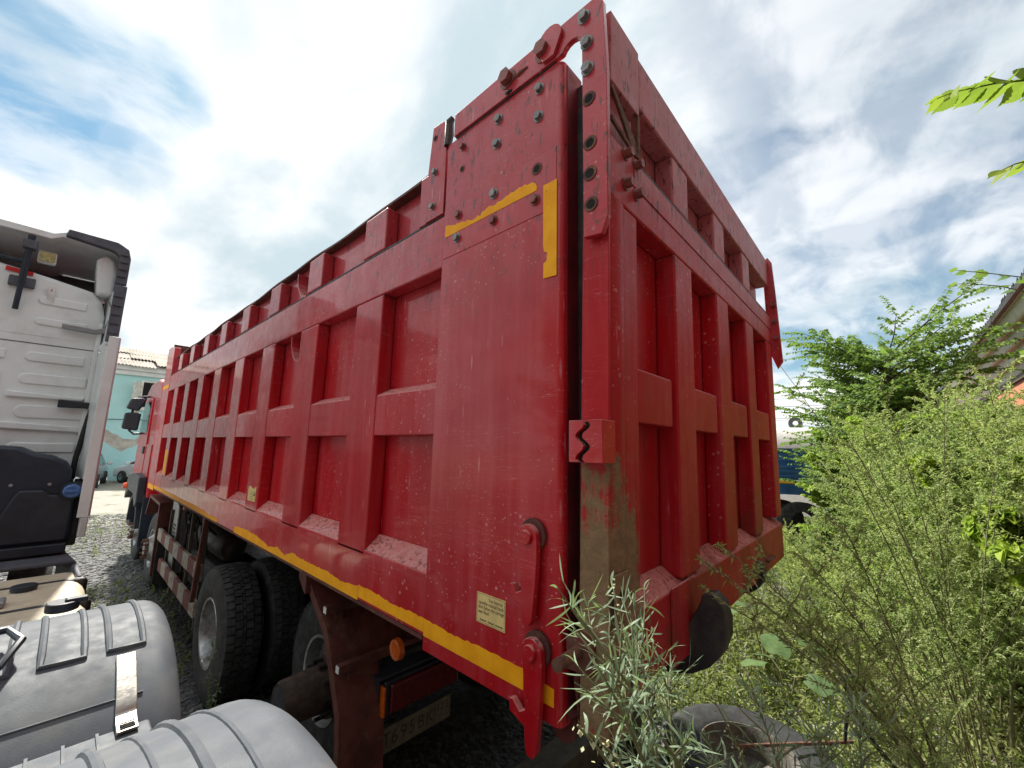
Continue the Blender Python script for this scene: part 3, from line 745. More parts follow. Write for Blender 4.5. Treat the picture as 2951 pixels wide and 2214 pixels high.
# ================================================================ chassis, wheels, lamps
obj('chassis_rail', MB().box(.82,.90,.95,11.0,.95,1.25), 'black_steel', T, .01)
obj('chassis_rail', MB().box(1.60,1.68,.95,11.0,.95,1.25), 'black_steel', T, .01)
obj('sub_frame', MB().box(.80,.92,.30,8.3,1.26,1.59), 'rusty_red', T, .01)
obj('sub_frame', MB().box(1.58,1.70,.30,8.3,1.26,1.59), 'rusty_red', T, .01)
for y in (2.48,3.88,8.05,9.98): obj('axle', MB().tube([(.45,y,.57),(2.05,y,.57)], .11, 14), 'black_steel', T)
R = .555
def tyre_mesh(x0, x1, yc, zc, rim_r=.285, R=R, tread=True):
    w = x1-x0; b = MB()
    prof = [(x0+.02,rim_r),(x0+.004,rim_r+.03),(x0-.004,rim_r+.11),(x0+.004,rim_r+.20),(x0+.022,R-.028),(x0+.045,R-.014),(x1-.045,R-.014),(x1-.022,R-.028),(x1-.004,rim_r+.20),(x1+.004,rim_r+.11),(x1-.004,rim_r+.03),(x1-.02,rim_r)]
    b.lathe([(t, r) for t, r in prof], (0,yc,zc), 'x', 64)
    if tread:
        nb = 54
        lanes = [(x0+.022,x0+.078,0),(x0+.086,x0+.136,.5),(x0+.142,x1-.142,.2),(x1-.136,x1-.086,.7),(x1-.078,x1-.022,.3)]
        for (a, c, ph) in lanes:
            for i in range(nb):
                a0 = 2*PI*(i+ph)/nb+.012; a1 = 2*PI*(i+1+ph)/nb-.012
                vs = []
                for rr in (R-.016, R):
                    for an in (a0, a1):
                        for xx in (a, c):
                            sh = (xx-x0)*.06
                            r2 = rr - (.010 if (xx < x0+.03 or xx > x1-.03) else 0)
                            vs.append((xx, yc+r2*math.cos(an+sh), zc+r2*math.sin(an+sh)))
                b.add(vs, [(4,5,7,6),(0,1,5,4),(2,6,7,3),(0,4,6,2),(1,3,7,5)])
    return b
def wheel(x0, x1, yc, zc, dish='deep', parent=T, tread=True):
    w = obj('wheel', tyre_mesh(x0, x1, yc, zc, tread=tread), 'rubber', parent, smooth=True, ang=30)
    if dish == 'deep':
        prof = [(x0+.018,.292),(x0+.008,.288),(x0+.012,.270),(x0+.05,.258),(x0+.15,.250),(x0+.22,.235),(x0+.235,.15),(x0+.235,.001)]
    elif dish == 'inner':
        prof = [(x0+.018,.292),(x0+.008,.288),(x0+.012,.270),(x0+.05,.25),(x0+.10,.235),(x0+.11,.15)]
    else:
        prof = [(x0+.018,.292),(x0+.008,.288),(x0+.012,.270),(x0+.05,.255),(x0+.02,.20),(x0-.03,.165),(x0-.03,.10),(x0-.075,.095),(x0-.08,.001)]
    r = obj('rim', MB().lathe(prof, (0,yc,zc), 'x', 48), 'rim_silver', w, smooth=True, ang=35)
    if dish == 'steer':
        for i in range(10):
            a = 2*PI*i/10
            obj('wheel_stud', MB().tube([(x0-.03,yc+.135*math.cos(a),zc+.135*math.sin(a)),(x0-.10,yc+.135*math.cos(a),zc+.135*math.sin(a))], [.020,.013], 8), 'rust', w)
    return w
wheel(.03,.33,3.88,.585,'deep'); wheel(.39,.69,3.88,.585,'inner')
wheel(.42,.72,2.44,.585,'inner')
for y in (3.88,2.44): wheel(1.80,2.10,y,.585,'inner',tread=False); wheel(2.17,2.47,y,.585,'inner',tread=False)
wheel(.10,.40,9.98,.585,'steer',tread=False); wheel(.10,.40,8.05,.585,'steer',tread=False)
for y in (9.98,8.05): wheel(2.1,2.4,y,.585,'inner',tread=False)
obj('blocker_tank', MB().box(1.75,2.40,4.9,7.0,.40,1.35), 'black_steel', T, .06)  # right-side tank, members, flaps and guard added to block light under the truck
obj('cross_member', MB().box(.70,1.80,3.10,3.25,.75,1.25), 'black_steel', T, .02)
obj('cross_member', MB().box(.70,1.80,1.60,1.75,.80,1.25), 'black_steel', T, .02)
obj('mud_flap', MB().box(1.78,2.45,1.52,1.54,.22,1.30), 'black_steel', T)
obj('mud_flap', MB().box(1.78,2.45,4.62,4.64,.22,1.30), 'black_steel', T)
obj('mudguard', MB().prism([(1.55,1.30),(2.0,1.47),(4.3,1.47),(4.62,1.30),(4.6,1.28),(4.28,1.44),(2.02,1.44),(1.57,1.28)], 'x', 1.78,2.46), 'rusty_red', T)
obj('tail_lamp', MB().box(1.70,2.20,1.42,1.50,.785,.965), 'dark_plastic', T, .012)
obj('leaf_spring', MB().prism([(2.6,.80),(3.16,.98),(3.7,.80),(3.7,.72),(3.16,.86),(2.6,.72)], 'x', .74,.84), 'black_steel', T)
obj('leaf_spring', MB().prism([(2.6,.80),(3.16,.98),(3.7,.80),(3.7,.72),(3.16,.86),(2.6,.72)], 'x', 1.66,1.76), 'black_steel', T)
# bare hub of the rear axle (its outer wheel is off)
hb = obj('axle_hub', MB().lathe([(.12,.001),(.12,.085),(.105,.118),(.13,.132),(.40,.150),(.40,.19),(.44,.19)], (0,2.30,.60), 'x', 32), 'hub_rust', T, smooth=True, ang=30)
obj('hub_cap', MB().lathe([(.108,.001),(.104,.07),(.112,.112)], (0,2.30,.60), 'x', 28), 'blue_black_plastic', hb, smooth=True)
for i in range(10):
    a = 2*PI*i/10; obj('wheel_stud', MB().tube([(.40,2.30+.168*math.cos(a),.60+.168*math.sin(a)),(.33,2.30+.168*math.cos(a),.60+.168*math.sin(a))], .014, 8), 'black_steel', hb)
# rear mudguard arch
arch = [(2.02,1.462),(1.915,1.414),(1.654,1.236),(1.446,.893),(1.417,.668),(1.40,.28)]
inn = [(y+.012, z-.010) for y, z in arch]
mg = obj('mudguard', MB().prism(arch+inn[::-1], 'x', .10,.345), 'rusty_red', T, .003)
rim = MB()
for (a, b) in zip(arch[:-1], arch[1:]):
    pass
lipo = [(y+.0, z) for y, z in arch]; lipi = [(y+.045, z-.035) for y, z in arch]
obj('mudguard_lip', MB().prism(lipo+lipi[::-1], 'x', .088,.0995), 'rusty_red', mg, .002)
up_a = [(2.02,1.462),(1.915,1.414),(1.654,1.236),(1.56,1.085)]; up_b = [(y+.012, z-.010) for y, z in up_a]
obj('mudguard_top', MB().prism(up_a+up_b[::-1], 'x', .3455,.80), 'rusty_red', mg, .003)
for (y, z) in ((1.70,1.335),(1.495,1.095)):
    bar = obj('bracket_bar', MB().box(.085,.85,y-.021,y+.021,z-.021,z+.021), 'rusty_red', T, .004)
    obj('bar_end', MB().box(.083,.0848,y-.017,y+.017,z-.017,z+.017), 'sticker_white', bar)
    obj('bar_foot', MB().box(.15,.19,y-.012,y+.012,z-.075,z-.0215), 'rusty_red', bar)
obj('bracket', MB().prism([(1.94,1.53),(2.06,1.53),(2.05,1.44),(1.95,1.37),(1.93,1.37)], 'x', .06,.13), 'rusty_red', T, .006)
# amber marker, tail lamp, number plate
am = obj('marker_lamp', MB().cyl((.20,1.09,1.27), .020,.55,'x',14), 'black_steel', T)
obj('lens', MB().lathe([(.17,.001),(.168,.030),(.175,.046),(.20,.050)], (0,1.11,1.285), 'x', 24), 'amber', am, smooth=True)
lh = obj('tail_lamp', MB().box(.335,.86,1.425,1.50,.785,.965), 'dark_plastic', T, .012)
obj('lens', MB().box(.365,.85,1.402,1.4245,.80,.95), 'lamp_red', lh, .012, 3)
obj('side_lens', MB().box(.318,.334,1.405,1.48,.80,.95), 'amber', lh, .006)
obj('lamp_bracket', MB().box(.31,.86,1.44,1.55,.975,.99).box(.305,.31,1.44,1.55,.77,.99), 'dark_plastic', T)
pl = obj('number_plate', MB().box(.36,.88,1.505,1.510,.545,.675), 'plate_white', T)
for i, ch_ in enumerate('T695BK'): text_part('plate_text', ch_, .105, 'sticker_print', pl, (1,0,0), (0,0,1), (.385+.060*i,1.5045,.575), .0006, 'LEFT', 0, 1.0, .92)
for i, ch_ in enumerate('125'): text_part('plate_text', ch_, .062, 'sticker_print', pl, (1,0,0), (0,0,1), (.768+.034*i,1.5045,.61), .0006, 'LEFT', 0, 1.0, .85)
pf = MB().box(.352,.888,1.511,1.516,.537,.683); obj('plate_frame', pf, 'dark_plastic', T)
obj('plate_divider', MB().box(.752,.756,1.5040,1.5049,.55,.67), 'sticker_print', pl)
# side guard rails
for (z0, z1, ya, yb) in ((.82,.98,4.70,7.45),(.46,.62,4.72,7.05)):
    obj('guard_rail', MB().box(.085,.125,ya,yb,z0,z1), 'guard_rail_paint', T, .006)
for (y, z0, z1) in ((4.86,.30,1.40),(5.55,.30,1.42),(6.35,.35,1.35),(6.9,.40,1.3)):
    obj('guard_strut', MB().box(.127,.160,y-.02,y+.02,z0,z1), 'green_steel', T, .004)
obj('guard_post', MB().prism([(4.55,1.52),(4.66,1.52),(4.62,1.36),(4.78,.62),(4.72,.62)], 'x', .05,.09), 'rusty_red', T, .005)
# tool box, tank and hoses amidships
bx = obj('tool_box', MB().prism([(6.55,.50),(7.05,.50),(7.05,1.44),(6.75,1.44),(6.60,1.36)], 'x', .16,.60), 'cast_grey', T, .01)
for i in range(7): obj('louvre', MB().box(.152,.1595,6.66,6.98,.80+.05*i,.825+.05*i), 'black_steel', bx)
obj('air_tank', MB().lathe([(4.95,.001),(4.97,.12),(5.02,.15),(6.2,.15),(6.25,.12),(6.27,.001)], (.45,0,1.05), 'y', 24), 'black_steel', T, smooth=True, ang=35)
obj('fuel_tank', MB().box(.30,.80,4.9,6.4,.42,.85), 'black_steel', T, .06)
obj('marker_lamp', MB().lathe([(.03,.001),(.035,.022),(.055,.026)], (0,5.56,1.475), 'x', 16), 'amber', T, smooth=True)
for i in range(6):
    y = 4.95+.24*i; h = random.uniform(.1,.3)
    obj('hose', MB().tube([(.19,y,.9+h),(.17,y+.03,1.1+h),(.20,y+.12,1.25+h*.4),(.30,y+.2,1.2)], .012, 7), 'wire_black', T)
obj('bent_bar', MB().tube([(.165,5.95,.45),(.165,5.95,1.22),(.165,5.90,1.27),(.165,5.82,1.25)], .012, 7), 'black_steel', T)
# front mudguard and bracket
obj('front_arch', MB().prism([(7.42,.30),(7.46,.30),(7.50,1.30),(8.46,1.33),(8.72,1.02),(8.75,1.04),(8.50,1.375),(7.44,1.345)], 'x', .06,.52), 'rusty_red', T, .004)
obj('mud_flap', MB().box(.09,.50,7.36,7.385,.20,.95), 'black_steel', T)
obj('mud_flap', MB().prism([(8.98,.45),(9.03,.45),(9.10,1.3),(9.04,1.32)], 'x', .04,.52), 'blue_black_plastic', T, .01)
oa = [(9.98+.67*math.cos(a), .60+.67*math.sin(a)) for a in [PI*(.05+.9*i/16) for i in range(17)]]
ia = [(9.98+.62*math.cos(a), .60+.62*math.sin(a)) for a in [PI*(.05+.9*i/16) for i in range(17)]]
obj('front_arch', MB().prism(oa+ia[::-1], 'x', .0,.50), 'dark_plastic', T, .01)
obj('arch_flare', MB().prism([(9.05,1.18),(9.12,1.62),(9.75,1.66),(10.75,1.60),(10.90,1.10),(10.75,1.15),(10.5,1.30),(9.6,1.30),(9.2,1.10)], 'x', -.06,.06), 'dark_plastic', T, .02)
obj('indicator_lamp', MB().lathe([(-.12,.001),(-.115,.05),(-.06,.065)], (0,10.75,1.36), 'x', 18), 'orange_lens', T, smooth=True)
# cab
cab_p = [(9.02,1.25),(9.02,3.12),(9.20,3.38),(9.6,3.46),(10.6,3.44),(11.0,3.30),(11.28,2.5),(11.30,1.2),(10.7,1.2),(10.4,1.5),(9.5,1.5),(9.3,1.25)]
cb = obj('cab', MB().prism(cab_p, 'x', .06,2.44), 'red_paint', T, .04, 3)
dr = obj('door', MB().prism([(9.80,1.52),(9.80,3.10),(10.85,3.10),(11.10,2.45),(11.10,1.52)], 'x', .035,.0595), 'red_paint', cb, .012)
obj('window', MB().prism([(9.92,2.42),(9.92,3.03),(10.80,3.03),(11.03,2.42)], 'x', .028,.0345), 'glass_dark', dr)
obj('handle', MB().box(.012,.0345,9.86,10.05,2.02,2.16), 'dark_plastic', dr, .008)
obj('rear_quarter', MB().prism([(9.10,1.62),(9.10,2.2),(9.72,2.2),(9.72,1.62)], 'x', .040,.0595), 'red_paint', cb, .01)
obj('windscreen', MB().prism([(11.06,3.22),(11.075,3.22),(11.31,2.42),(11.295,2.42)], 'x', .2,2.3), 'glass_dark', cb)
obj('step_fairing', MB().box(.06,.5,10.72,11.25,.55,1.195), 'dark_plastic', cb, .03)
obj('bumper', MB().box(.08,2.42,11.15,11.42,.5,1.19), 'dark_plastic', cb, .04)
mr = obj('mirror', MB().prism([(-.30,2.50),(-.05,2.46),(-.03,2.83),(-.28,2.83)], 'y', 10.52,10.64), 'dark_plastic', cb, .04, 3)
obj('mirror_glass', MB().prism([(-.27,2.53),(-.075,2.50),(-.06,2.80),(-.255,2.80)], 'y', 10.512,10.5195), 'dark_plastic', mr)
obj('upper_mirror', MB().prism([(-.28,2.91),(-.08,2.86),(.02,3.10),(-.05,3.14),(-.22,3.12)], 'y', 10.50,10.64), 'dark_plastic', cb, .035, 3)
obj('mirror_arm', MB().tube([(.06,10.6,2.42),(-.10,10.6,2.40),(-.17,10.6,2.46),(-.17,10.6,3.0),(-.10,10.6,3.16),(.06,10.6,3.18)], .022, 8), 'dark_plastic', cb)
obj('sun_visor', MB().prism([(11.05,3.36),(11.30,3.28),(11.31,3.32),(11.06,3.41)], 'x', .2,2.3), 'dark_plastic', cb, .01)

# ================================================================ WHITE TRACTOR UNIT (left)
W = thing('tractor_truck', 'white tractor truck with high roof cab and ribbed grey fenders left of the red truck', 'truck', (-1.9, 3.5, 0))
YW = 5.0
cabo = [(-3.10,1.32),(-.98,1.32),(-.935,1.40),(-.925,3.50),(-.965,3.66),(-1.04,3.74),(-1.35,3.80),(-1.65,3.845),(-2.0,3.865),(-2.9,3.80),(-3.08,3.66),(-3.12,3.5),(-3.12,1.40)]
wc = obj('cab', MB().prism(cabo, 'y', YW, 7.1), 'cab_white', W, .05, 3)
def slot(x0, x1, z0, z1, h=.014, sl=-.03):
    xa = x0; r = (z1-z0)/2
    pts = [(x1,z0+sl*(x1-x0))]+[]
    pts = [(x1, z0), (x1, z1)] + [(x0+r - r*math.sin(a), (z0+z1)/2 + r*math.cos(a)) for a in [PI*i/8 for i in range(9)]]
    return obj('pressed_rib', MB().prism(pts, 'y', YW-h, YW+.01), 'cab_white', wc, .012, 3)
for (x0, x1, z0, z1) in ((-1.38,-1.06,3.52,3.60),(-1.38,-1.04,3.32,3.39),(-1.39,-1.01,2.97,3.06),(-1.40,-.97,2.76,2.86),(-1.39,-.95,2.45,2.57),(-1.39,-.97,2.14,2.23),
                         (-2.7,-1.62,3.50,3.60),(-2.7,-1.62,3.30,3.39),(-2.7,-1.5,2.97,3.06),(-2.7,-1.5,2.76,2.86),(-2.7,-1.5,2.45,2.57)):
    slot(x0, x1, z0, z1)
obj('pressed_step', MB().prism([(-1.45,2.69),(-.96,2.665),(-.975,2.630),(-1.45,2.635)], 'y', YW-.03, YW+.01), 'cab_white', wc, .012)
obj('pressed_step', MB().prism([(-1.45,2.415),(-.94,2.385),(-.95,2.33),(-1.45,2.35)], 'y', YW-.03, YW+.01), 'cab_white', wc, .012)
obj('panel_seam', MB().box(-3.0,-.95,YW-.003,YW+.002,3.135,3.143), 'grey_rubber', wc)
obj('panel_seam', MB().box(-3.0,-.95,YW-.003,YW+.002,3.215,3.220), 'cab_white', wc)
obj('corner_flange', MB().box(-.962,-.925,YW-.045,YW+.02,1.9,3.42), 'cab_white', wc, .012)
obj('paper_label', MB().prism([(-1.33,3.54),(-1.28,3.545),(-1.285,3.70),(-1.335,3.69)], 'y', YW-.0165, YW-.0150), 'sticker_white', wc)
obj('label_mark', MB().box(-1.318,-1.300,YW-.0172,YW-.0167,3.660,3.664).box(-1.311,-1.307,YW-.0172,YW-.0167,3.648,3.680), 'red_reflect', wc)
obj('red_reflector', MB().prism([(-1.605,3.775),(-1.44,3.765),(-1.44,3.80),(-1.605,3.812)], 'y', YW-.014, YW+.005), 'red_reflect', wc)
# roof deflector: shell open to the back, rubber lips, stay and lamp
roof_o = [(-3.1,3.90),(-3.05,4.16),(-2.6,4.20),(-1.36,4.19),(-1.28,4.235),(-.93,4.235),(-.85,4.19),(-.83,4.10),(-.83,3.74),(-.865,3.74),(-.865,4.06),(-.90,4.14),(-.97,4.175),(-1.30,4.175),(-1.37,4.13),(-2.6,4.13),(-3.0,4.10),(-3.06,3.90)]
rd = obj('roof_deflector', MB().prism(roof_o, 'y', 4.88, 7.0), 'cab_white', W, .006)
obj('deflector_inner', MB().box(-3.0,-.88,6.2,6.24,3.75,4.16), 'grey_rubber', rd)
obj('rubber_lip', MB().prism([(-1.285,4.178),(-1.27,4.243),(-.93,4.243),(-.845,4.197),(-.820,4.10),(-.820,3.775),(-.905,3.775),(-.905,4.10),(-.935,4.135),(-.98,4.150)], 'y', 4.80, 4.879), 'grey_rubber', rd, .008)
for i in range(5): obj('lip_fin', MB().box(-.90,-.835,4.785,4.7995,3.82+.075*i,3.828+.075*i), 'grey_rubber', rd)
obj('inner_baffle', MB().prism([(-1.02,3.70),(-.905,3.72),(-.90,3.95),(-.93,4.08),(-.99,4.13),(-1.06,4.06)], 'y', 4.93, 5.35), 'cab_white', rd, .03, 3)
obj('stay', MB().tube([(-1.485,4.86,4.11),(-1.495,4.93,3.66)], .024, 10), 'blue_black_plastic', W)
obj('stay', MB().tube([(-1.495,4.925,3.68),(-1.50,4.95,3.42)], .019, 10), 'blue_black_plastic', W)
obj('stay_bracket', MB().box(-1.575,-1.415,4.965,4.999,3.64,3.735), 'grey_rubber', W, .008)
obj('stay_clamp', MB().box(-1.53,-1.44,4.84,4.93,3.98,4.06), 'grey_rubber', W, .01)
obj('cross_tube', MB().tube([(-2.6,5.1,3.90),(-1.50,4.98,3.885)], .02, 8), 'blue_black_plastic', W)
wl = obj('work_lamp', MB().box(-1.44,-1.32,5.02,5.10,3.93,4.04), 'cab_white', W, .01)
obj('lens', MB().box(-1.432,-1.328,5.008,5.0195,3.938,4.032), 'headlight_yellow', wl, .006)
# side extender
obj('extender_liner', MB().prism([(-.880,4.34),(-.858,4.34),(-.858,5.28),(-.925,5.28),(-.930,4.985)], 'z', 1.92, 3.12), 'cab_white', W, .006)
se = obj('side_extender', MB().prism([(-.893,4.30),(-.825,4.30),(-.812,4.33),(-.812,5.30),(-.855,5.30)], 'z', 1.62, 3.19), 'cab_white', W, .004)
obj('extender_tip', MB().prism([(4.36,1.45),(5.30,1.30),(5.30,1.618),(4.30,1.618)], 'x', -.868,-.82), 'cab_white', se, .01)
obj('rubber_flap', MB().box(-.905,-.818,4.62,4.70,3.20,3.76), 'grey_rubber', W, .008)
for i in range(5): obj('flap_fin', MB().box(-.90,-.835,4.605,4.6195,3.28+.09*i,3.289+.09*i), 'grey_rubber', W)
obj('upper_fairing', MB().prism([(-.880,4.70),(-.830,4.70),(-.86,5.0),(-.915,5.25),(-.945,5.25)], 'z', 3.20,3.76), 'cab_white', W, .008)
obj('fairing_brace', MB().tube([(-.92,5.0,3.34),(-.87,4.78,3.52),(-.87,4.72,3.72)], .012, 7), 'cast_grey', W)
obj('fairing_brace', MB().tube([(-.87,4.72,3.50),(-.92,4.98,3.66)], .012, 7), 'cast_grey', W)
obj('bracket_arm', MB().prism([(-1.20,3.31),(-1.20,3.355),(-.98,3.345),(-.92,3.375),(-.87,3.375),(-.87,3.335),(-.92,3.315),(-.98,3.298)], 'y', 4.93,4.965), 'cast_grey', W, .006)
obj('fairing_lug', MB().prism([(-.945,3.14),(-.87,3.10),(-.86,3.235),(-.90,3.24)], 'y', 4.86,4.93), 'cab_white', W, .012)
obj('bracket_arm', MB().prism([(-1.13,2.56),(-1.13,2.635),(-.92,2.62),(-.885,2.645),(-.86,2.645),(-.86,2.575),(-.90,2.565)], 'y', 4.92,4.962), 'dark_plastic', W, .008)
obj('air_hose', MB().tube([(-.895,4.90,2.60),(-.915,4.86,2.48),(-.935,4.86,2.27),(-.950,4.86,2.10),(-.955,4.86,1.90)], .021, 10), 'wire_black', W)
# black intake box with the blue filler cap
ib = [(-2.4,1.30),(-.925,1.30),(-.905,1.46),(-.905,1.80),(-.955,1.86),(-.962,2.00),(-1.0,2.065),(-1.10,2.125),(-1.19,2.14),(-1.29,2.195),(-1.40,2.205),(-1.6,2.19),(-2.4,2.16)]
ibx = obj('intake_box', MB().prism(ib, 'y', 4.50, 4.96), 'blue_black_plastic', W, .035, 3)
obj('lower_cover', MB().prism([(-1.40,1.42),(-.93,1.42),(-.925,1.76),(-1.0,1.80),(-1.065,1.805),(-1.105,1.845),(-1.24,1.85),(-1.265,1.80)], 'y', 4.452, 4.4985), 'dark_plastic', ibx, .02, 3)
obj('lower_cover', MB().prism([(-2.2,1.42),(-1.44,1.42),(-1.385,1.80),(-2.2,1.82)], 'y', 4.452, 4.4985), 'dark_plastic', ibx, .02, 3)
obj('sill', MB().box(-2.3,-.92,4.42,4.60,1.325,1.405), 'dark_plastic', ibx, .012)
obj('lower_beam', MB().box(-2.3,-.935,4.46,4.70,1.22,1.32), 'black_steel', ibx, .01)
for x in (-1.29,-1.08): obj('screw', MB().cyl((x,4.488,1.89), .012, .012,'y',10), 'cast_grey', ibx)
fc = obj('filler_neck', MB().lathe([(4.40,.001),(4.40,.066),(4.47,.074),(4.56,.074)], (-.945,0,1.83), 'y', 24), 'dark_plastic', ibx, smooth=True)
obj('filler_cap', MB().lathe([(4.355,.001),(4.352,.045),(4.362,.055),(4.398,.057)], (-.945,0,1.835), 'y', 12), 'blue_cap', fc, smooth=True, ang=30)
obj('cap_grip', MB().box(-.985,-.905,4.340,4.354,1.825,1.848), 'blue_cap', fc, .004)
obj('cab_mount', MB().box(-.93,-.865,4.55,5.0,1.36,1.90), 'black_steel', W, .012)
for z in (1.62,1.74): obj('pipe', MB().tube([(-.955,4.75,z),(-.87,4.72,z-.01)], .018, 8), 'black_steel', W)
# plate, beige tank with straps, chassis and wheels
obj('catwalk', MB().prism([(-2.4,4.86),(-.94,4.80),(-.86,4.15),(-2.4,4.20)], 'z', 1.285,1.31), 'grey_rubber', W, .006)
obj('corner_bracket', MB().prism([(-.955,4.62),(-.90,4.62),(-.845,4.25),(-.825,3.72),(-.85,3.72),(-.88,4.2)], 'z', 1.02,1.28), 'grey_rubber', W, .015)
bt = obj('beige_tank', MB().box(-2.3,-.80,2.75,4.08,.55,1.26), 'beige_paint', W, .11, 5)
for y in (3.72,3.13): obj('strap', MB().box(-2.31,-.792,y-.035,y+.035,.545,1.268), 'black_steel', bt, .11, 5)
obj('tank_cap', MB().cyl((-1.10,3.60,1.262), .062, .035,'z',22), 'dark_plastic', bt, .006)
obj('tank_bracket', MB().box(-1.42,-1.16,3.22,3.36,1.262,1.30), 'cast_grey', bt, .012)
obj('tank_cap', MB().cyl((-.93,2.82,1.30), .070, .05,'z',22), 'dark_plastic', bt, .008)
obj('cap_lever', MB().box(-.925,-.83,2.78,2.83,1.335,1.365), 'dark_plastic', bt, .01)
for x in (-2.3,-1.45): obj('chassis_rail', MB().box(x,x+.08,-.6,7.0,.78,1.02), 'black_steel', W, .008)
def plain_wheel(x0, x1, y):
    w = obj('wheel', tyre_mesh(x0, x1, y, .53, .285, .525, False), 'rubber', W, smooth=True, ang=30)
    obj('rim', MB().lathe([(x1-.02,.29),(x1-.01,.27),(x1-.06,.25),(x1-.14,.2),(x1-.14,.001)], (0,y,.53), 'x', 32), 'rim_silver', w, smooth=True)
for y in (.42,1.78): plain_wheel(-1.25,-.95,y); plain_wheel(-.93,-.68,y)
plain_wheel(-1.25,-.95,6.1)
# the two grey fenders: arch shells with a rounded outer edge and pressed U beads
def fender(yc, zc, r, XE, a0=8, a1=172):
    er = .085; prof = []
    for i in range(7):
        a = PI/2*i/6; prof.append((XE-er+er*math.cos(a), r-er+er*math.sin(a)))
    prof += [(-1.55, r), (-1.55, r-.03), (XE-.012, r-.20), ]
    prof = [(XE, r-.20)] + prof
    b = MB(); n = 56; k = len(prof)
    for i in range(n+1):
        a = math.radians(a0+(a1-a0)*i/n)
        for (x, rr) in prof: b.v.append((x, yc+rr*math.cos(a), zc+rr*math.sin(a)))
    for i in range(n):
        for j in range(k):
            j2 = (j+1) % k
            b.f.append((i*k+j, i*k+j2, (i+1)*k+j2, (i+1)*k+j))
    b.f.append(tuple(range(k))); b.f.append(tuple(n*k+j for j in range(k))[::-1])
    return obj('rear_fender', b, 'fender_grey', W, smooth=True, ang=40)
def bead(par, yc, zc, r, path, rad):
    """raised bead along (x, angle) path on the shell"""
    pts = []
    for (p, q) in zip(path[:-1], path[1:]):
        n = max(1, int(abs(q[1]-p[1])/4)+int(abs(q[0]-p[0])/.04))
        for i in range(n): pts.append((p[0]+(q[0]-p[0])*i/n, p[1]+(q[1]-p[1])*i/n))
    pts.append(path[-1])
    return obj('bead', MB().tube([(x, yc+(r+.001)*math.cos(math.radians(a)), zc+(r+.001)*math.sin(math.radians(a))) for x, a in pts], rad, 8), 'fender_grey', par, smooth=True)
F1 = (1.95,.56,.92); F2 = (.30,.55,1.06)
f1 = fender(*F1, -.595); f2 = fender(*F2, -.535)
for (xa, xb) in ((-.815,-.71),(-1.0,-.885),(-1.20,-1.08)):
    bead(f1, *F1, [(xa,62),(xa,110),(xb,110),(xb,62)], .012)
for (xa, rd_) in ((-.69,.006),(-.764,.012),(-.836,.006),(-.913,.012),(-.985,.006),(-1.06,.012)):
    bead(f2, *F2, [(xa,28),(xa,165)], rd_)
bead(f1, *F1, [(-1.4,124.2),(-.72,124.2)], .004)
lk = obj('fender_link', MB().box(-1.5,-.70,1.08,1.40,1.225,1.255), 'fender_grey', W, .01)
for x in (-.84,-.92,-1.0,-1.08,-1.16): obj('bead', MB().box(x-.004,x+.004,1.12,1.38,1.2552,1.262), 'fender_grey', lk)
# sprung steel clip across the gap
def shellpt(F, a, d=0): return (F[0]+(F[2]+d)*math.cos(math.radians(a)), F[1]+(F[2]+d)*math.sin(math.radians(a)))
cpath = [shellpt(F1,a,.012) for a in (112.8,116,119,122,124.5,126.5)]+[(1.385,1.29),(1.345,1.275),(1.29,1.272)]
cin = [(y+.006, z-.012) for y, z in cpath]
cl = obj('steel_clip', MB().prism(cpath+cin[::-1], 'x', -.796,-.737), 'steel_strap', W, .003)
for i in range(4): obj('slot', MB().box(-.787,-.746,1.300+.012*i,1.305+.012*i,1.2735,1.2765), 'hole_black', cl)
obj('grab_handle', MB().tube([(-1.3,*shellpt(F1,95,.0)),(-1.27,*shellpt(F1,97,.05)),(-1.10,*shellpt(F1,97,.06)),(-1.06,*shellpt(F1,103,.06)),(-1.10,*shellpt(F1,110,.05)),(-1.3,*shellpt(F1,112,.03))], .014, 8), 'blue_black_plastic', f1, smooth=True)

# ================================================================ BACKGROUND LEFT: turquoise house, two cars
YB = 31.5
H = thing('turquoise_house', 'two storey turquoise plastered house with grey corrugated roof beyond the cars', 'building', (4, YB+4, 0))
hw = obj('wall', MB().box(-7,24,YB,YB+9,0,6.55), 'turquoise', H)
obj('cornice', MB().box(-7.1,24.1,YB-.28,YB-.002,6.28,6.62).box(-7.1,24.1,YB-.16,YB-.003,6.02,6.278), 'cornice_white', H, .02)
random.seed(3)
pk = [(-2.0+i*.25, 2.52+.22*math.sin(i*.8)+random.uniform(-.12,.12)) for i in range(23)]
pk2 = [(a, b-.34-.28*abs(math.sin(a*1.7))-random.uniform(0,.15)) for a, b in pk]
obj('bare_patch', MB().prism(pk+pk2[::-1], 'y', YB-.012, YB+.01), 'plaster_grey', H)
obj('bare_patch', MB().prism([(1.40,2.9),(1.55,2.85),(1.60,3.5),(1.72,3.9),(1.60,4.0),(1.58,4.3),(1.50,3.9),(1.32,3.6)], 'y', YB-.012, YB+.01), 'plaster_grey', H)
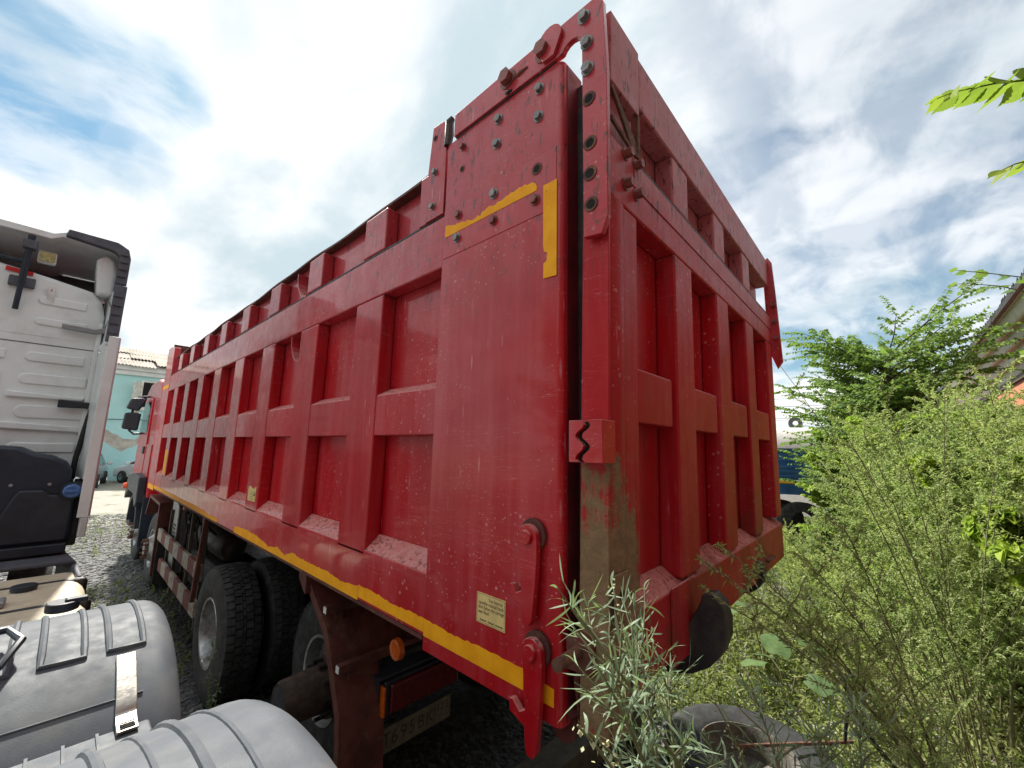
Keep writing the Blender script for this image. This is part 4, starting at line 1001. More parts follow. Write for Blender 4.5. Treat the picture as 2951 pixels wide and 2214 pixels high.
for (wx0, wx1, wz0, wz1) in ((1.68,3.3,4.22,5.68),(6.5,8.1,4.22,5.68),(11,12.6,4.22,5.68)):
    wi = obj('window', MB().box(wx0,wx1,YB-.04,YB+.02,wz0,wz1), 'hole_black', H)
    f_ = MB()
    for (a, b, c, d) in ((wx0-.06,wx0+.06,wz0,wz1),(wx1-.06,wx1+.06,wz0,wz1),(wx0-.06,wx1+.06,wz1,wz1+.10),(wx0-.06,wx1+.06,wz0-.08,wz0),((wx0+wx1)/2-.03,(wx0+wx1)/2+.03,wz0,wz1)):
        f_.box(a,b,YB-.075,YB-.041,c,d)
    obj('window_frame', f_, 'window_frame_white', wi)
    obj('open_sash', MB().prism([(wx0-.05,YB-.08),(wx0-.40,YB-.55),(wx0-.36,YB-.58),(wx0-.01,YB-.10)], 'z', wz0+.05,wz1-.05), 'window_frame_white', wi)
    obj('sill', MB().box(wx0-.1,wx1+.1,YB-.16,YB-.003,wz0-.20,wz0-.085), 'cornice_white', wi)
def sheet_mesh(w=1.10, l=1.75, n=7, slope=.33):
    b = MB(); m = n*4
    for s_ in (0, 1):
        for i in range(m+1):
            x = w*i/m; z = .032*math.sin(2*PI*n*i/m)
            b.v += [(x, l*s_, l*s_*slope+z), (x, l*s_, l*s_*slope+z-.012)]
    for i in range(m):
        a = 2*i; c = 2*(m+1)+2*i
        b.f += [(a,a+2,c+2,c), (a+1,c+1,c+3,a+3), (a,a+1,a+3,a+2), (c,c+2,c+3,c+1)]
    return b
sh0 = None
for r_ in range(3):
    for i in range(13):
        dx, dy = -7.4+1.06*(i+2)+random.uniform(-.02,.02), YB-.45+1.55*r_
        if sh0 is None:
            sh0 = obj('roof_sheet', sheet_mesh().map(lambda x,y,z: (x+dx, y+dy, z+6.62+.33*1.55*r_+.02*r_)), 'asbestos', H, smooth=True)
            b0 = (dx, dy, 0)
        else:
            q = dup(sh0, (dx-b0[0], dy-b0[1], (.33*1.55+.03)*r_ + random.uniform(-.015,.03)), H)
            q.rotation_euler = (random.uniform(-.012,.012), random.uniform(-.008,.008), random.uniform(-.006,.006))
obj('roof', MB().prism([(YB-.4,6.56),(YB+4.6,8.15),(YB+9.4,6.56)], 'x', -7.3,24.3), 'asbestos', H)

def car(name, label, loc, rz, paint, suv):
    """loc: centre on the ground; front along +y of the car"""
    c = thing(name, label, 'car', (0,0,0)); BASE[c.name] = (0,0,0)
    h = 1.68 if suv else 1.46; hw = .90; L_ = 4.5
    zs = .30
    body = [(-L_/2,zs+.12),(-L_/2-.02,.62),(-L_/2+.06,.98),(-L_/2+.45 if not suv else -L_/2+.15,1.02),(.85,1.0),(1.9,.86),(L_/2-.08,.74),(L_/2,.5),(L_/2-.05,zs+.02),(-L_/2+.1,zs)]
    def hwid(y, z): return hw - max(0, abs(y)-1.5)**2*.16
    b = MB(); n = len(body)
    for s_ in (-1, 1):
        for (y, z) in body: b.v.append((s_*hwid(y,z), y, z))
    b.f = [tuple(range(n))[::-1], tuple(range(n,2*n))]+[(i,(i+1)%n,n+(i+1)%n,n+i) for i in range(n)]
    obj('body', b, paint, c, .07, 3)
    gh = [(-L_/2+(.12 if suv else .55),1.0),(-L_/2+(.35 if suv else 1.05),h-.04),(-.6,h),(.25,h-.05),(1.15,.98)]
    b = MB(); n = len(gh)
    for s_ in (-1, 1):
        for (y, z) in gh: b.v.append((s_*(hw-.04-.20*(z-.98)/(h-.98)), y, z))
    b.f = [tuple(range(n))[::-1], tuple(range(n,2*n))]+[(i,(i+1)%n,n+(i+1)%n,n+i) for i in range(n)]
    ro = obj('cabin', b, paint, c, .05, 3)
    for s_ in (-1, 1):
        for (q0, q1, q2, q3) in (((-.05,1.03),(.95,1.03),(.22,h-.13),(-.05,h-.10)),((-1.15,1.03),(-.13,1.03),(-.13,h-.10),(-1.0,h-.11))):
            vs = []
            for off in (.012,-.02):
                for (y, z) in (q0,q1,q2,q3): vs.append((s_*(hw-.04-.20*(z-.98)/(h-.98)+off), y, z))
            obj('side_window', MB().add(vs, [(0,1,2,3),(7,6,5,4),(0,4,5,1),(1,5,6,2),(2,6,7,3),(3,7,4,0)]), 'glass_dark', c)
        obj('mirror', MB().box(min(s_*hw,s_*(hw+.2)),max(s_*hw,s_*(hw+.2)),.72,.84,1.0,1.14), paint, c, .03)
        obj('tail_light', MB().box(min(s_*.55,s_*.86),max(s_*.55,s_*.86),-L_/2-.045,-L_/2+.12,.80,.96), 'lamp_red' if not suv else 'red_reflect', c, .02)
        obj('headlight', MB().box(min(s_*.5,s_*.8),max(s_*.5,s_*.8),L_/2-.16,L_/2-.0,.62,.74), 'chrome', c, .03)
        for y in (-1.35,1.35):
            wv = MB().lathe([(-.10,.18),(-.11,.30),(-.09,.325),(.09,.325),(.11,.30),(.10,.18)], (s_*.80,y,.325), 'x', 28)
            wh = obj('wheel', wv, 'rubber', c, smooth=True, ang=35)
            obj('rim', MB().lathe([(0,.001),(0,.05),(-.02,.10),(0,.19),(.03,.2)], (s_*.90,y,.325), 'x', 20), 'chrome', wh, smooth=True)
    rw = [(-L_/2+(.13 if suv else .66),1.06),(-L_/2+(.33 if suv else 1.03),h-.14)]
    obj('rear_window', MB().prism([(rw[0][0]-.03,rw[0][1]),(rw[1][0]-.03,rw[1][1]),(rw[1][0]+.03,rw[1][1]),(rw[0][0]+.03,rw[0][1])], 'x', -.62,.62), 'glass_dark', c)
    obj('windscreen', MB().prism([(.33,h-.10),(1.12,1.03),(1.09,1.01),(.28,h-.13)], 'x', -.62,.62), 'glass_dark', c)
    obj('bumper', MB().box(-.80,.80,-L_/2-.07,-L_/2+.1,.36,.56), paint if not suv else 'chrome', c, .04)
    obj('number_plate', MB().box(-.26,.26,-L_/2-.085,-L_/2-.0705,.42,.53), 'sticker_white', c)
    c.location = loc; c.rotation_euler = (0, 0, rz)
    return c
car('parked_car', 'silver estate car with red tail lights showing its rear beside the white cab', (-.36, 28.6, 0), -.15, 'car_silver', True)
car('parked_car', 'white saloon car parked against the turquoise wall near the red cab', (2.65, 28.9, 0), .42, 'car_white', False)
tag(obj('power_cable', MB().tube([(-4+.5*i, YB-.15, 3.52-.06*math.sin(PI*i/14)*2) for i in range(15)], .02, 6), 'wire_black'), 'black cable hanging low along the turquoise wall', 'cable')

# ================================================================ BACKGROUND RIGHT
BT = thing('blue_trailer', 'blue drop side trailer with horizontal ribbed boards and a yellow stripe', 'trailer', (13.5, 2.6, 0))
ang_t = math.radians(-12)
def TR(x, y, z):
    # trailer axis runs away to the right; front face towards the camera
    ox, oy = 11.2, 2.9
    return (ox+x*math.cos(ang_t)*.35 - y*math.sin(ang_t) + 0, oy - x*.94 + y*.35, z)
def tobj(n, mb, mat, par=BT, bev=0): return obj(n, mb.map(TR), mat, par, bev)
for i in range(2):
    z0 = 1.62+.42*(1-i)
    bd = tobj('side_board', MB().box(0,5.0,0,.04,z0,z0+.39), 'blue_paint')
    for k in range(3): tobj('board_ridge', MB().prism([(-.03,z0+.05+.12*k),(-.03,z0+.10+.12*k),(-.001,z0+.115+.12*k),(-.001,z0+.035+.12*k)], 'x', .02,4.98), 'blue_paint', bd)
tobj('yellow_stripe', MB().box(0,5.0,-.02,.04,1.53,1.60), 'yellow_paint')
tobj('frame_beam', MB().box(0,5.0,0,.20,1.25,1.515), 'blue_paint')
for x in (1.3,2.6,3.9): tobj('board_post', MB().box(x,x+.07,-.05,-.002,1.54,2.46), 'blue_paint')
tobj('floor', MB().box(0,5.0,.05,2.3,1.52,1.60), 'wood_beam')
tobj('far_board', MB().box(0,5.0,2.3,2.34,1.62,2.43), 'blue_paint')
tobj('tail_lamp', MB().box(.55,.75,-.03,0,1.36,1.46), 'orange_lens')
for x in (.9,2.1,4.0):
    for y in (.35,1.9):
        w = MB().lathe([(-.13,.28),(-.15,.48),(-.12,.52),(.12,.52),(.15,.48),(.13,.28)], (0,0,0), 'y', 28)
        w.map(lambda a,b,c: (a+x, b+y, c+.55)); tobj('wheel', w, 'rubber')
tk = thing('white_tank', 'cream white cylindrical tank with a lifting eye on its top behind the blue trailer', 'tank', (19, 1.4, 0))
tkm = MB().lathe([(0,.001),(.02,1.1),(.12,1.22),(6.0,1.22),(6.1,1.1),(6.12,.001)], (16.6,0,2.05), 'x', 36)
tkm.map(lambda x,y,z: (16.6+(x-16.6)*.35+y*.9, 3.6-(x-16.6)*.93+y*.35, z))
obj('shell', tkm, 'tank_white', tk, smooth=True, ang=30)
lug = MB().lathe([(-.05,.10),(-.05,.24),(.05,.24),(.05,.10)], (0,0,0), 'y', 20, closed=True).map(lambda x,y,z: (17.35+y*.9+x*.2, 1.75-x*.9, z+3.42))
obj('lifting_eye', lug, 'grey_rubber', tk, smooth=True)
for i in range(3):
    x0 = 16.6+.35*(.6+2.2*i); y0 = 3.6-.93*(.6+2.2*i)
    obj('cradle', MB().box(x0-.5,x0+.7,y0-.10,y0+.10,0,1.05), 'wood_beam', tk)
wt = thing('white_truck', 'white box truck with a small mirror standing at the far end of the gate', 'truck', (14.6, 4.6, 0))
bxm = MB().prism([(0,1.2),(0,3.55),(.25,4.6),(.55,4.75),(2.2,4.75),(2.2,1.2)], 'x', 0, 5.0)
TRW = lambda x,y,z: (13.2+x*.93+y*.36, 4.6+x*.36-y*.4, z)
obj('cab', bxm.map(TRW), 'cab_white', wt, .05, 3)
obj('window', MB().prism([(-.02,2.6),(.12,3.4),(.16,3.4),(.03,2.6)], 'x', .3,4.6).map(TRW), 'glass_dark', wt)
obj('mirror', MB().box(-.5,-.2,-.25,-.05,2.9,3.3).map(TRW), 'dark_plastic', wt, .03)
obj('chassis', MB().box(0,9,.3,2.0,.75,1.19).map(TRW), 'black_steel', wt)
for x in (1.2,5.8):
    obj('wheel', MB().lathe([(-.15,.3),(-.16,.48),(-.12,.52),(.12,.52),(.16,.48),(.15,.3)], (0,0,0), 'y', 28).map(lambda a,b,c: TRW(a+x, b+.15, c+.52)), 'rubber', wt)
obj('cargo_box', MB().box(2.55,2.95,-.02,2.3,2.2,3.3).map(lambda x,y,z:(16.4+x*.3+y*.05, 3.42-y*.28, z)), 'white_metal', wt, .01)
# poles and wires far off
tag(obj('utility_pole', MB().tube([(40,-1.0+.0,0),(40,-1.0,6.6)], [.14,.10], 8), 'wood_pole'), 'thin wooden pole far away above the white tank', 'pole')
wires = thing('power_lines', 'thin overhead wires crossing the sky behind the gate', 'wires', (60, 0, 8))
for (z, s_) in ((9.6,-.4),(8.4,.2),(7.1,-.6),(6.7,.1)):
    obj('wire', MB().tube([(62, 14-3.2*i, z+s_*math.sin(i*.5)*.4-.02*i) for i in range(10)], .028, 5), 'wire_black', wires)

# orange gable building on the right
RH = thing('orange_building', 'orange brick building with a pale corrugated overhanging roof behind the trees', 'building', (14, -5, 0))
obj('wall', MB().box(6.2,26,-9,-3.05,0,5.02), 'orange_brick', RH)
prof = []
nrow = 8
for i in range(nrow*4+1):
    t_ = i/(nrow*4); prof.append((-2.42-.62*t_ , 4.74-.62*t_ + .05*math.sin(2*PI*i/8)))
soff = MB().prism(prof+[(y, z+.012) for y, z in prof][::-1], 'x', 6.6, 26.5)
obj('roof_sheet', soff, 'asbestos_pale', RH, smooth=True, ang=60)
obj('roof_edge', MB().prism([(-2.36,4.75),(-2.36,4.85),(-2.75,5.05),(-2.75,5.00),(-2.44,4.82)], 'x', 6.6, 26.5), 'stick_black', RH)
obj('wall_plate', MB().box(6.0,26.2,-3.049,-2.99,4.00,4.10), 'wood_beam', RH)
edge = MB(); random.seed(5)
for i in range(230):
    x = 5.7+.09*i; h = random.uniform(.02,.09)
    edge.prism([(-2.40,4.835),(-2.36,4.835),(-2.375,4.845+h)], 'x', x, x+.04)
obj('moss_edge', edge, 'stick_black', RH, kind='stuff')

# ================================================================ SCRAP BY THE GATE
ty = thing('lying_tyre', 'old bare tyre on a rusty rim lying flat behind the red tailgate', 'tyre', (2.36, .13, 0))
tp = [(.05,.42),(.02,.46),(.02,.51),(.05,.535),(.25,.535),(.285,.51),(.30,.46),(.295,.40),(.285,.335),(.275,.300),(.262,.292)]
TC = (2.36,.13,0)
tb = obj('tread', MB().lathe(tp, (2.36,.13,0), 'z', 64), 'rubber_old', ty, smooth=True, ang=50)
obj('rim', MB().lathe([(.268,.300),(.285,.296),(.286,.288),(.262,.278),(.20,.262),(.10,.255),(.06,.20),(.05,.12),(.045,.001)], (2.36,.13,0), 'z', 48), 'rim_old', ty, smooth=True, ang=40)
for i in range(8):
    a = 2*PI*i/8; obj('bolt_hole', MB().cyl((2.36+.16*math.cos(a), .13+.16*math.sin(a), .058), .016, .006, 'z', 12), 'hole_black', ty)
word = 'BRIDGESTONE'
for i, chh in enumerate(word):
    a = math.radians(216 - i*8.2)
    rx, ry = math.sin(a), -math.cos(a)             # reading clockwise seen from above
    up = (math.cos(a), math.sin(a), 0)
    text_part('raised_letter', chh, .075, 'rubber', ty, (rx,ry,0), up, (2.36+.395*math.cos(a)-rx*.02, .13+.395*math.sin(a)-ry*.02, .297), .003)
tag(obj('rusty_rod', MB().tube([(2.30,.17,.318),(2.82,-.40,.36)], .012, 8), 'rust'), 'thin rusty rod lying across the old tyre', 'rod')
tag(obj('bent_stick', MB().tube([(2.66,-.36,.88),(2.706,-.384,.789),(2.797,-.432,.575),(2.901,-.498,.373),(3.026,-.592,.195),(3.14,-.68,.02)], [.010,.013,.014,.015,.016,.016], 8).tube([(2.797,-.432,.575),(2.77,-.395,.56),(2.762,-.38,.50),(2.777,-.363,.37)], [.012,.012,.011,.010], 7), 'stick_black', smooth=True), 'black bent branch with a hooked side twig standing beside the old tyre', 'stick')
tag(obj('white_board', MB().prism([(3.48,-.06),(3.66,-.22),(3.55,-.42),(3.30,-.25)], 'z', .03,.06), 'board_white', bev=.004), 'pale flat board lying on the weeds next to the old tyre', 'board')
tag(obj('plywood_sheet', MB().prism([(5.67,-1.2),(5.75,-1.42),(5.2,-1.40),(5.05,-1.15)], 'z', .10,.13), 'beige_paint', bev=.003), 'tan plywood scrap lying under the bushes at the right', 'plywood')
tag(obj('red_scrap', MB().prism([(6.6,-1.15),(6.35,-1.45),(6.1,-1.25),(6.3,-1.10)], 'z', .12,.17), 'rusty_red', bev=.003), 'rusty red metal scrap among the bushes', 'scrap')
tag(obj('steel_beam', MB().prism([(.80,.86),(2.35,.76),(2.36,.94),(.82,1.05)], 'z', .26,.42).prism([(1.0,.9),(1.1,.9),(1.1,1.0),(1.0,1.0)], 'z', .0,.259).prism([(2.1,.82),(2.2,.82),(2.2,.9),(2.1,.9)], 'z', .0,.259), 'green_steel', bev=.008), 'dark steel beam propped low under the rear corner of the red truck', 'beam')

# ================================================================ STONES (gravel too many to count)
def blobs(pos, size, flat=.6):
    bm = bmesh.new(); bmesh.ops.create_icosphere(bm, subdivisions=1, radius=1)
    v = np.array([p.co[:] for p in bm.verts]); f = np.array([[q.index for q in p.verts] for p in bm.faces]); bm.free()
    n = len(pos); k = len(v)
    sc = RNG.uniform(.6,1.25,(n,k,1))*RNG.uniform(.7,1.3,(n,1,3))*np.array([1,1,flat])
    V = v[None]*sc*size[:,None,None]
    a = RNG.uniform(0,2*PI,n); ca, sa = np.cos(a)[:,None], np.sin(a)[:,None]
    X = V[:,:,0]*ca-V[:,:,1]*sa; Y = V[:,:,0]*sa+V[:,:,1]*ca
    V = np.stack([X,Y,V[:,:,2]],2)+pos[:,None,:]
    Fc = (f[None]+(np.arange(n)*k)[:,None,None]).reshape(-1,3)
    return V.reshape(-1,3), Fc
def pick(n, x0, x1, y0, y1):
    x = RNG.uniform(x0,x1,n); y = RNG.uniform(y0,y1,n)
    z = np.array([gz(a,b) for a, b in zip(x,y)])
    return np.stack([x,y,z],1)
P_ = np.concatenate([pick(9000,-1.6,1.2,1.5,9), pick(6500,-2.2,2.0,9,17), pick(1800,1.0,5.5,-.8,2.2), pick(2500,-.9,2.6,-.5,2.2)])
S_ = np.concatenate([RNG.uniform(.012,.034,9000), RNG.uniform(.018,.045,6500), RNG.uniform(.012,.04,1800), RNG.uniform(.012,.03,2500)])
V, Fc = blobs(P_, S_)
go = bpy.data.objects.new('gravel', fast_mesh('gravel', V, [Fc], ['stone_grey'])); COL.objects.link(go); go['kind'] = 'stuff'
go['label'] = 'loose grey crushed stone between the two trucks'

# ================================================================ PLANTS
def unit(v): return v/np.maximum(np.linalg.norm(v, axis=-1, keepdims=True), 1e-9)
class Plant:
    """collects stems (tubes) and leaves as arrays"""
    def __init__(s, seed): s.r = np.random.default_rng(seed); s.stem = MB(); s.L = []; s.B = []
    def curve(s, p, d, ln, n=8, droop=0.0, wob=.05):
        p = np.array(p, float); d = unit(np.array(d, float)); pts = [p.copy()]
        for i in range(n):
            d = unit(d + np.array([0,0,-droop]) + s.r.normal(0,wob,3)); p = p + d*ln/n; pts.append(p.copy())
        return np.array(pts)
    def leaves(s, dst, P, D, ln, wd): dst.append((np.array(P), np.array(D), np.array(ln), np.array(wd)))
    def at(s, pts, t):
        k = t*(len(pts)-1); i = np.minimum(k.astype(int), len(pts)-2); f = (k-i)[:,None]
        return pts[i]*(1-f)+pts[i+1]*f, unit(pts[i+1]-pts[i])
def leaf_arrays(L, r, broad=False, droop=.25, strip=False):
    P = np.concatenate([l[0] for l in L]); D = unit(np.concatenate([l[1] for l in L])); ln = np.concatenate([l[2] for l in L])[:,None]; w = np.concatenate([l[3] for l in L])[:,None]
    n = len(P); side = unit(np.cross(D, unit(r.normal(0,1,(n,3))*(np.array([.6,.6,.2]) if not broad else np.array([.9,.9,.4]))+np.array([0,0,1.0]))))
    up = np.cross(side, D); dr = np.array([0,0,-1.0])*ln*droop
    if strip:
        # long narrow curved leaf, four segments
        ts = [0,.25,.5,.75]; cols = []
        bend = unit(r.normal(0,1,(n,3)))*ln*.42 + dr
        for t in ts:
            c = P+D*ln*t+bend*t*t; ww = w*(.45+2.2*t*(1-t))
            cols += [c+side*ww, c-side*ww]
        cols.append(P+D*ln+bend)
        V = np.stack(cols,1).reshape(-1,3); o = (np.arange(n)*9)[:,None]
        Q = np.concatenate([o+np.array([[0,2,3,1]]), o+np.array([[2,4,5,3]]), o+np.array([[4,6,7,5]])]); T3 = o+np.array([[6,8,7]])
        return V, [Q, T3]
    if not broad:
        V = np.stack([P, P+D*ln*.45+side*w, P+D*ln*.45-side*w+0*dr, P+D*ln+dr],1).reshape(-1,3); o = (np.arange(n)*4)[:,None]
        return V, [np.concatenate([o+np.array([[0,1,3]]), o+np.array([[0,3,2]])])]
    lift = up*w*.35
    V = np.stack([P, P+D*ln*.30+side*w+lift, P+D*ln*.30-side*w+lift, P+D*ln*.68+side*w*.72+lift+dr*.45, P+D*ln*.68-side*w*.72+lift+dr*.45, P+D*ln+dr, P+D*ln*.30, P+D*ln*.68+dr*.45],1).reshape(-1,3)
    o = (np.arange(n)*8)[:,None]
    T3 = np.concatenate([o+np.array([[0,1,6]]), o+np.array([[0,6,2]]), o+np.array([[3,5,7]]), o+np.array([[7,5,4]])])
    Q = np.concatenate([o+np.array([[1,3,7,6]]), o+np.array([[6,7,4,2]])])
    return V, [Q, T3]
def build_plant(name, pl, lm, bm_=None, sm='green_stem', broad=False, strip=False, droop=.25):
    """-> (stem mesh, foliage mesh)"""
    me = bpy.data.meshes.new(name+'_stem'); me.from_pydata(pl.stem.v, [], pl.stem.f); me.materials.append(M(sm))
    me.polygons.foreach_set('use_smooth', [True]*len(me.polygons))
    V, F = leaf_arrays(pl.L, pl.r, broad, droop, strip); mi = [np.zeros(sum(len(f) for f in F), int)]; mats = [lm]
    if pl.B:
        V2, F2 = leaf_arrays(pl.B, pl.r, False, .1); k = len(V); V = np.concatenate([V, V2]); F = F+[f+k for f in F2]
        mi.append(np.ones(sum(len(f) for f in F2), int)); mats.append(bm_)
    fo = fast_mesh(name+'_foliage', V, F, mats, np.concatenate(mi))
    return me, fo
def mugwort(seed, h=2.3, stalks=5, spread=.28, nbr=26, leaf=(.022,.055), wid=(.0040,.0075), bud=.25, lean=(0,0)):
    pl = Plant(seed); r = pl.r
    for s_ in range(stalks):
        a = r.uniform(0,2*PI); base = np.array([math.cos(a),math.sin(a),0])*r.uniform(.02,.16)
        d = np.array([math.cos(a)*spread*r.uniform(.3,1)+lean[0], math.sin(a)*spread*r.uniform(.3,1)+lean[1], 1])
        hh = h*r.uniform(.75,1.05)
        pts = pl.curve(base, d, hh, 12, .015, .05)
        pl.stem.tube(pts, list(np.linspace(.009,.0025,len(pts))), 5)
        for b in range(nbr):
            t = .22+.76*(b+r.random())/nbr
            p, dd = pl.at(pts, np.array([t])); p, dd = p[0], dd[0]
            az = b*2.4+r.uniform(-.5,.5); out = np.array([math.cos(az),math.sin(az),.0])
            bl = (.16+.42*(1-abs(t-.45)*1.3))*hh/2.3*r.uniform(.6,1.1); bl = max(bl,.10)
            bp = pl.curve(p, out*.8+dd*.75, bl, 6, .03, .10)
            pl.stem.tube(bp, list(np.linspace(.003,.0012,len(bp))), 3, False)
            n = int(40+70*bl/.4)
            tt = r.uniform(.08,1,n); q, qd = pl.at(bp, tt)
            D = unit(qd*.6+r.normal(0,.75,(n,3)))
            k = (r.random(n) < bud*np.clip(t*1.5,0,1)) & (tt > .3)
            pl.leaves(pl.L, q[~k], D[~k], r.uniform(*leaf,(~k).sum())*(1.25-.5*t), r.uniform(*wid,(~k).sum()))
            if k.any(): pl.leaves(pl.B, q[k]+r.normal(0,.006,(k.sum(),3)), D[k], r.uniform(.008,.014,k.sum()), r.uniform(.003,.005,k.sum()))
    return pl
PROTO = {}
for i, kw in enumerate([dict(h=2.5,stalks=5), dict(h=2.3,stalks=6,spread=.4), dict(h=2.0,stalks=6,nbr=22), dict(h=2.7,stalks=4,spread=.3,nbr=32), dict(h=1.5,stalks=6,spread=.45,nbr=18,bud=.45)]):
    PROTO['mugwort', i] = build_plant('mugwort', mugwort(100+i, **kw), 'mugwort_leaf', 'mugwort_bud')
def place(key, name, label, cat, loc, rz, sc=1.0, group=None, parts=('stem','foliage'), tilt=(0,0)):
    t_ = bpy.data.objects.new(name, None); COL.objects.link(t_)
    t_.location = (loc[0], loc[1], loc[2] if len(loc) > 2 else gz(loc[0],loc[1])-.01); t_.rotation_euler = (tilt[0], tilt[1], rz); t_.scale = (sc,)*3
    t_['label'] = label; t_['category'] = cat
    if group: t_['group'] = group
    for n_, me in zip(parts, PROTO[key]):
        o = bpy.data.objects.new(n_, me); COL.objects.link(o); o.parent = t_
    return t_
def inside(p, poly):
    c = False; n = len(poly)
    for i in range(n):
        (x1,y1),(x2,y2) = poly[i], poly[(i+1)%n]
        if (y1 > p[1]) != (y2 > p[1]) and p[0] < (x2-x1)*(p[1]-y1)/(y2-y1)+x1: c = not c
    return c
GM = 'feathery mugwort bushes crowding behind the gate'
LM = 'one of the feathery mugwort bushes crowded together right of the tailgate'
random.seed(21)
poly = [(4.2,-1.0),(4.3,-2.2),(5.0,-2.6),(9.8,-2.7),(9.8,-.95),(4.9,-1.05)]
cnt = 0; pts_ = []
while cnt < 104:
    p = (random.uniform(4.2,9.8), random.uniform(-2.7,.3))
    if not inside(p, poly) or any(math.hypot(p[0]-q[0],p[1]-q[1]) < .20 for q in pts_): 
        if random.random() < .0005: break
        continue
    pts_.append(p); cnt += 1
    k = random.randrange(4)
    place(('mugwort',k), 'mugwort_bush', LM, 'bush', p, random.uniform(0,6.28), random.uniform(.86,1.06)*(1.0 if p[0] < 5.5 else 1.16), GM)
for (x, y, k, s_) in ((7.6,.45,4,.85),(8.4,.7,4,.66),(8.9,.25,4,.72),(6.6,.30,4,.8),(7.2,.9,4,.62),(9.5,1.0,4,.6),(5.4,-.2,4,.75),(6.9,-.05,4,.95),(6.1,-.25,4,.95),(8.2,0.0,4,.85),(9.3,1.6,4,.5),(10.2,.6,4,.7),(5.8,.2,4,.6)):
    place(('mugwort',k), 'mugwort_bush', 'one of the shorter mugwort bushes in front of the blue trailer', 'bush', (x,y), random.uniform(0,6.28), s_, 'short mugwort bushes before the blue trailer')
# the big clump nearest the gate: dark stems fanning out to the left
def fan_plant(seed, B0, tips):
    pl = Plant(seed); r = pl.r
    for (tx, tz, nb, bd) in tips:
        b0 = np.array([r.normal(0,.07), r.normal(0,.07), 0]); tip = np.array([tx[0],tx[1],tz])-B0
        c1 = b0*.4+tip*np.array([.30,.30,.62])
        ts = np.linspace(0,1,14)[:,None]; pts = (1-ts)**2*b0+2*ts*(1-ts)*c1+ts**2*tip
        pl.stem.tube(pts, list(np.linspace(.0065,.0015,14)), 6)
        ln = np.linalg.norm(tip)
        for b in range(nb):
            t = .14+.84*((b+r.random())/nb)**.8; p, dd = pl.at(pts, np.array([t])); p, dd = p[0], dd[0]
            az = b*2.4+r.uniform(-.5,.5); out = np.array([math.cos(az),math.sin(az),.35])
            bl = max(.08, (.10+.34*(1-t))*r.uniform(.7,1.2)); bp = pl.curve(p, out*.7+dd*.8, bl, 6, .02, .10)
            pl.stem.tube(bp, list(np.linspace(.0028,.0010,len(bp))), 3, False)
            n = int(30+80*bl/.4); tt = r.uniform(.05,1,n); q, qd = pl.at(bp, tt); D = unit(qd*.7+r.normal(0,.7,(n,3)))
            k = (r.random(n) < bd)
            pl.leaves(pl.L, q[~k], D[~k], r.uniform(.014,.036,(~k).sum()), r.uniform(.0030,.0052,(~k).sum()))
            if k.any(): pl.leaves(pl.B, q[k]+r.normal(0,.004,(k.sum(),3)), D[k], r.uniform(.006,.012,k.sum()), r.uniform(.0025,.0045,k.sum()))
    return build_plant('tall_mugwort', pl, 'mugwort_leaf', 'mugwort_bud', 'green_stem')
tips = [((2.45,-.22),2.92,8,.30),((2.62,-.40),2.75,11,.30),((2.80,-.62),2.5,18,.3),((2.50,-.32),1.75,18,.6),((2.35,-.25),1.45,18,.6),((2.9,-.75),2.85,26,.3),((3.25,-1.1),2.8,26,.3),((3.1,-.55),2.2,24,.4),((3.6,-1.45),2.7,30,.3),((2.85,-.95),2.1,24,.4),((2.55,-.55),1.35,20,.5)]
B0 = np.array([3.45,-.98,0.])
PROTO['hero', 0] = fan_plant(77, B0, tips)
place(('hero',0), 'mugwort_bush', 'tall mugwort with bare dark stems fanning out to the left towards the tailgate', 'bush', tuple(B0), 0)

PROTO['hero',1] = PROTO['hero',0]
place(('hero',1), 'mugwort_bush', 'tall mugwort at the lower right corner with stems fanning apart', 'bush', (4.15,-1.72,0), -.55, .93)
B2 = np.array([2.25,-.95,0.])
PROTO['hero',2] = fan_plant(78, B2, [((.42,-.28),1.92,20,.6),((.55,-.30),1.95,20,.6),((.5,-.28),1.79,20,.6),((.85,-.40),1.70,20,.5),((1.2,-.42),1.86,20,.6),((1.05,-.40),1.60,18,.6),((1.5,-.55),1.98,20,.5),((1.45,-.45),1.50,18,.5)])
place(('hero',2), 'mugwort_bush', 'bent mugwort whose pale flowering tips reach in front of the tailgate foot', 'bush', tuple(B2), 0)
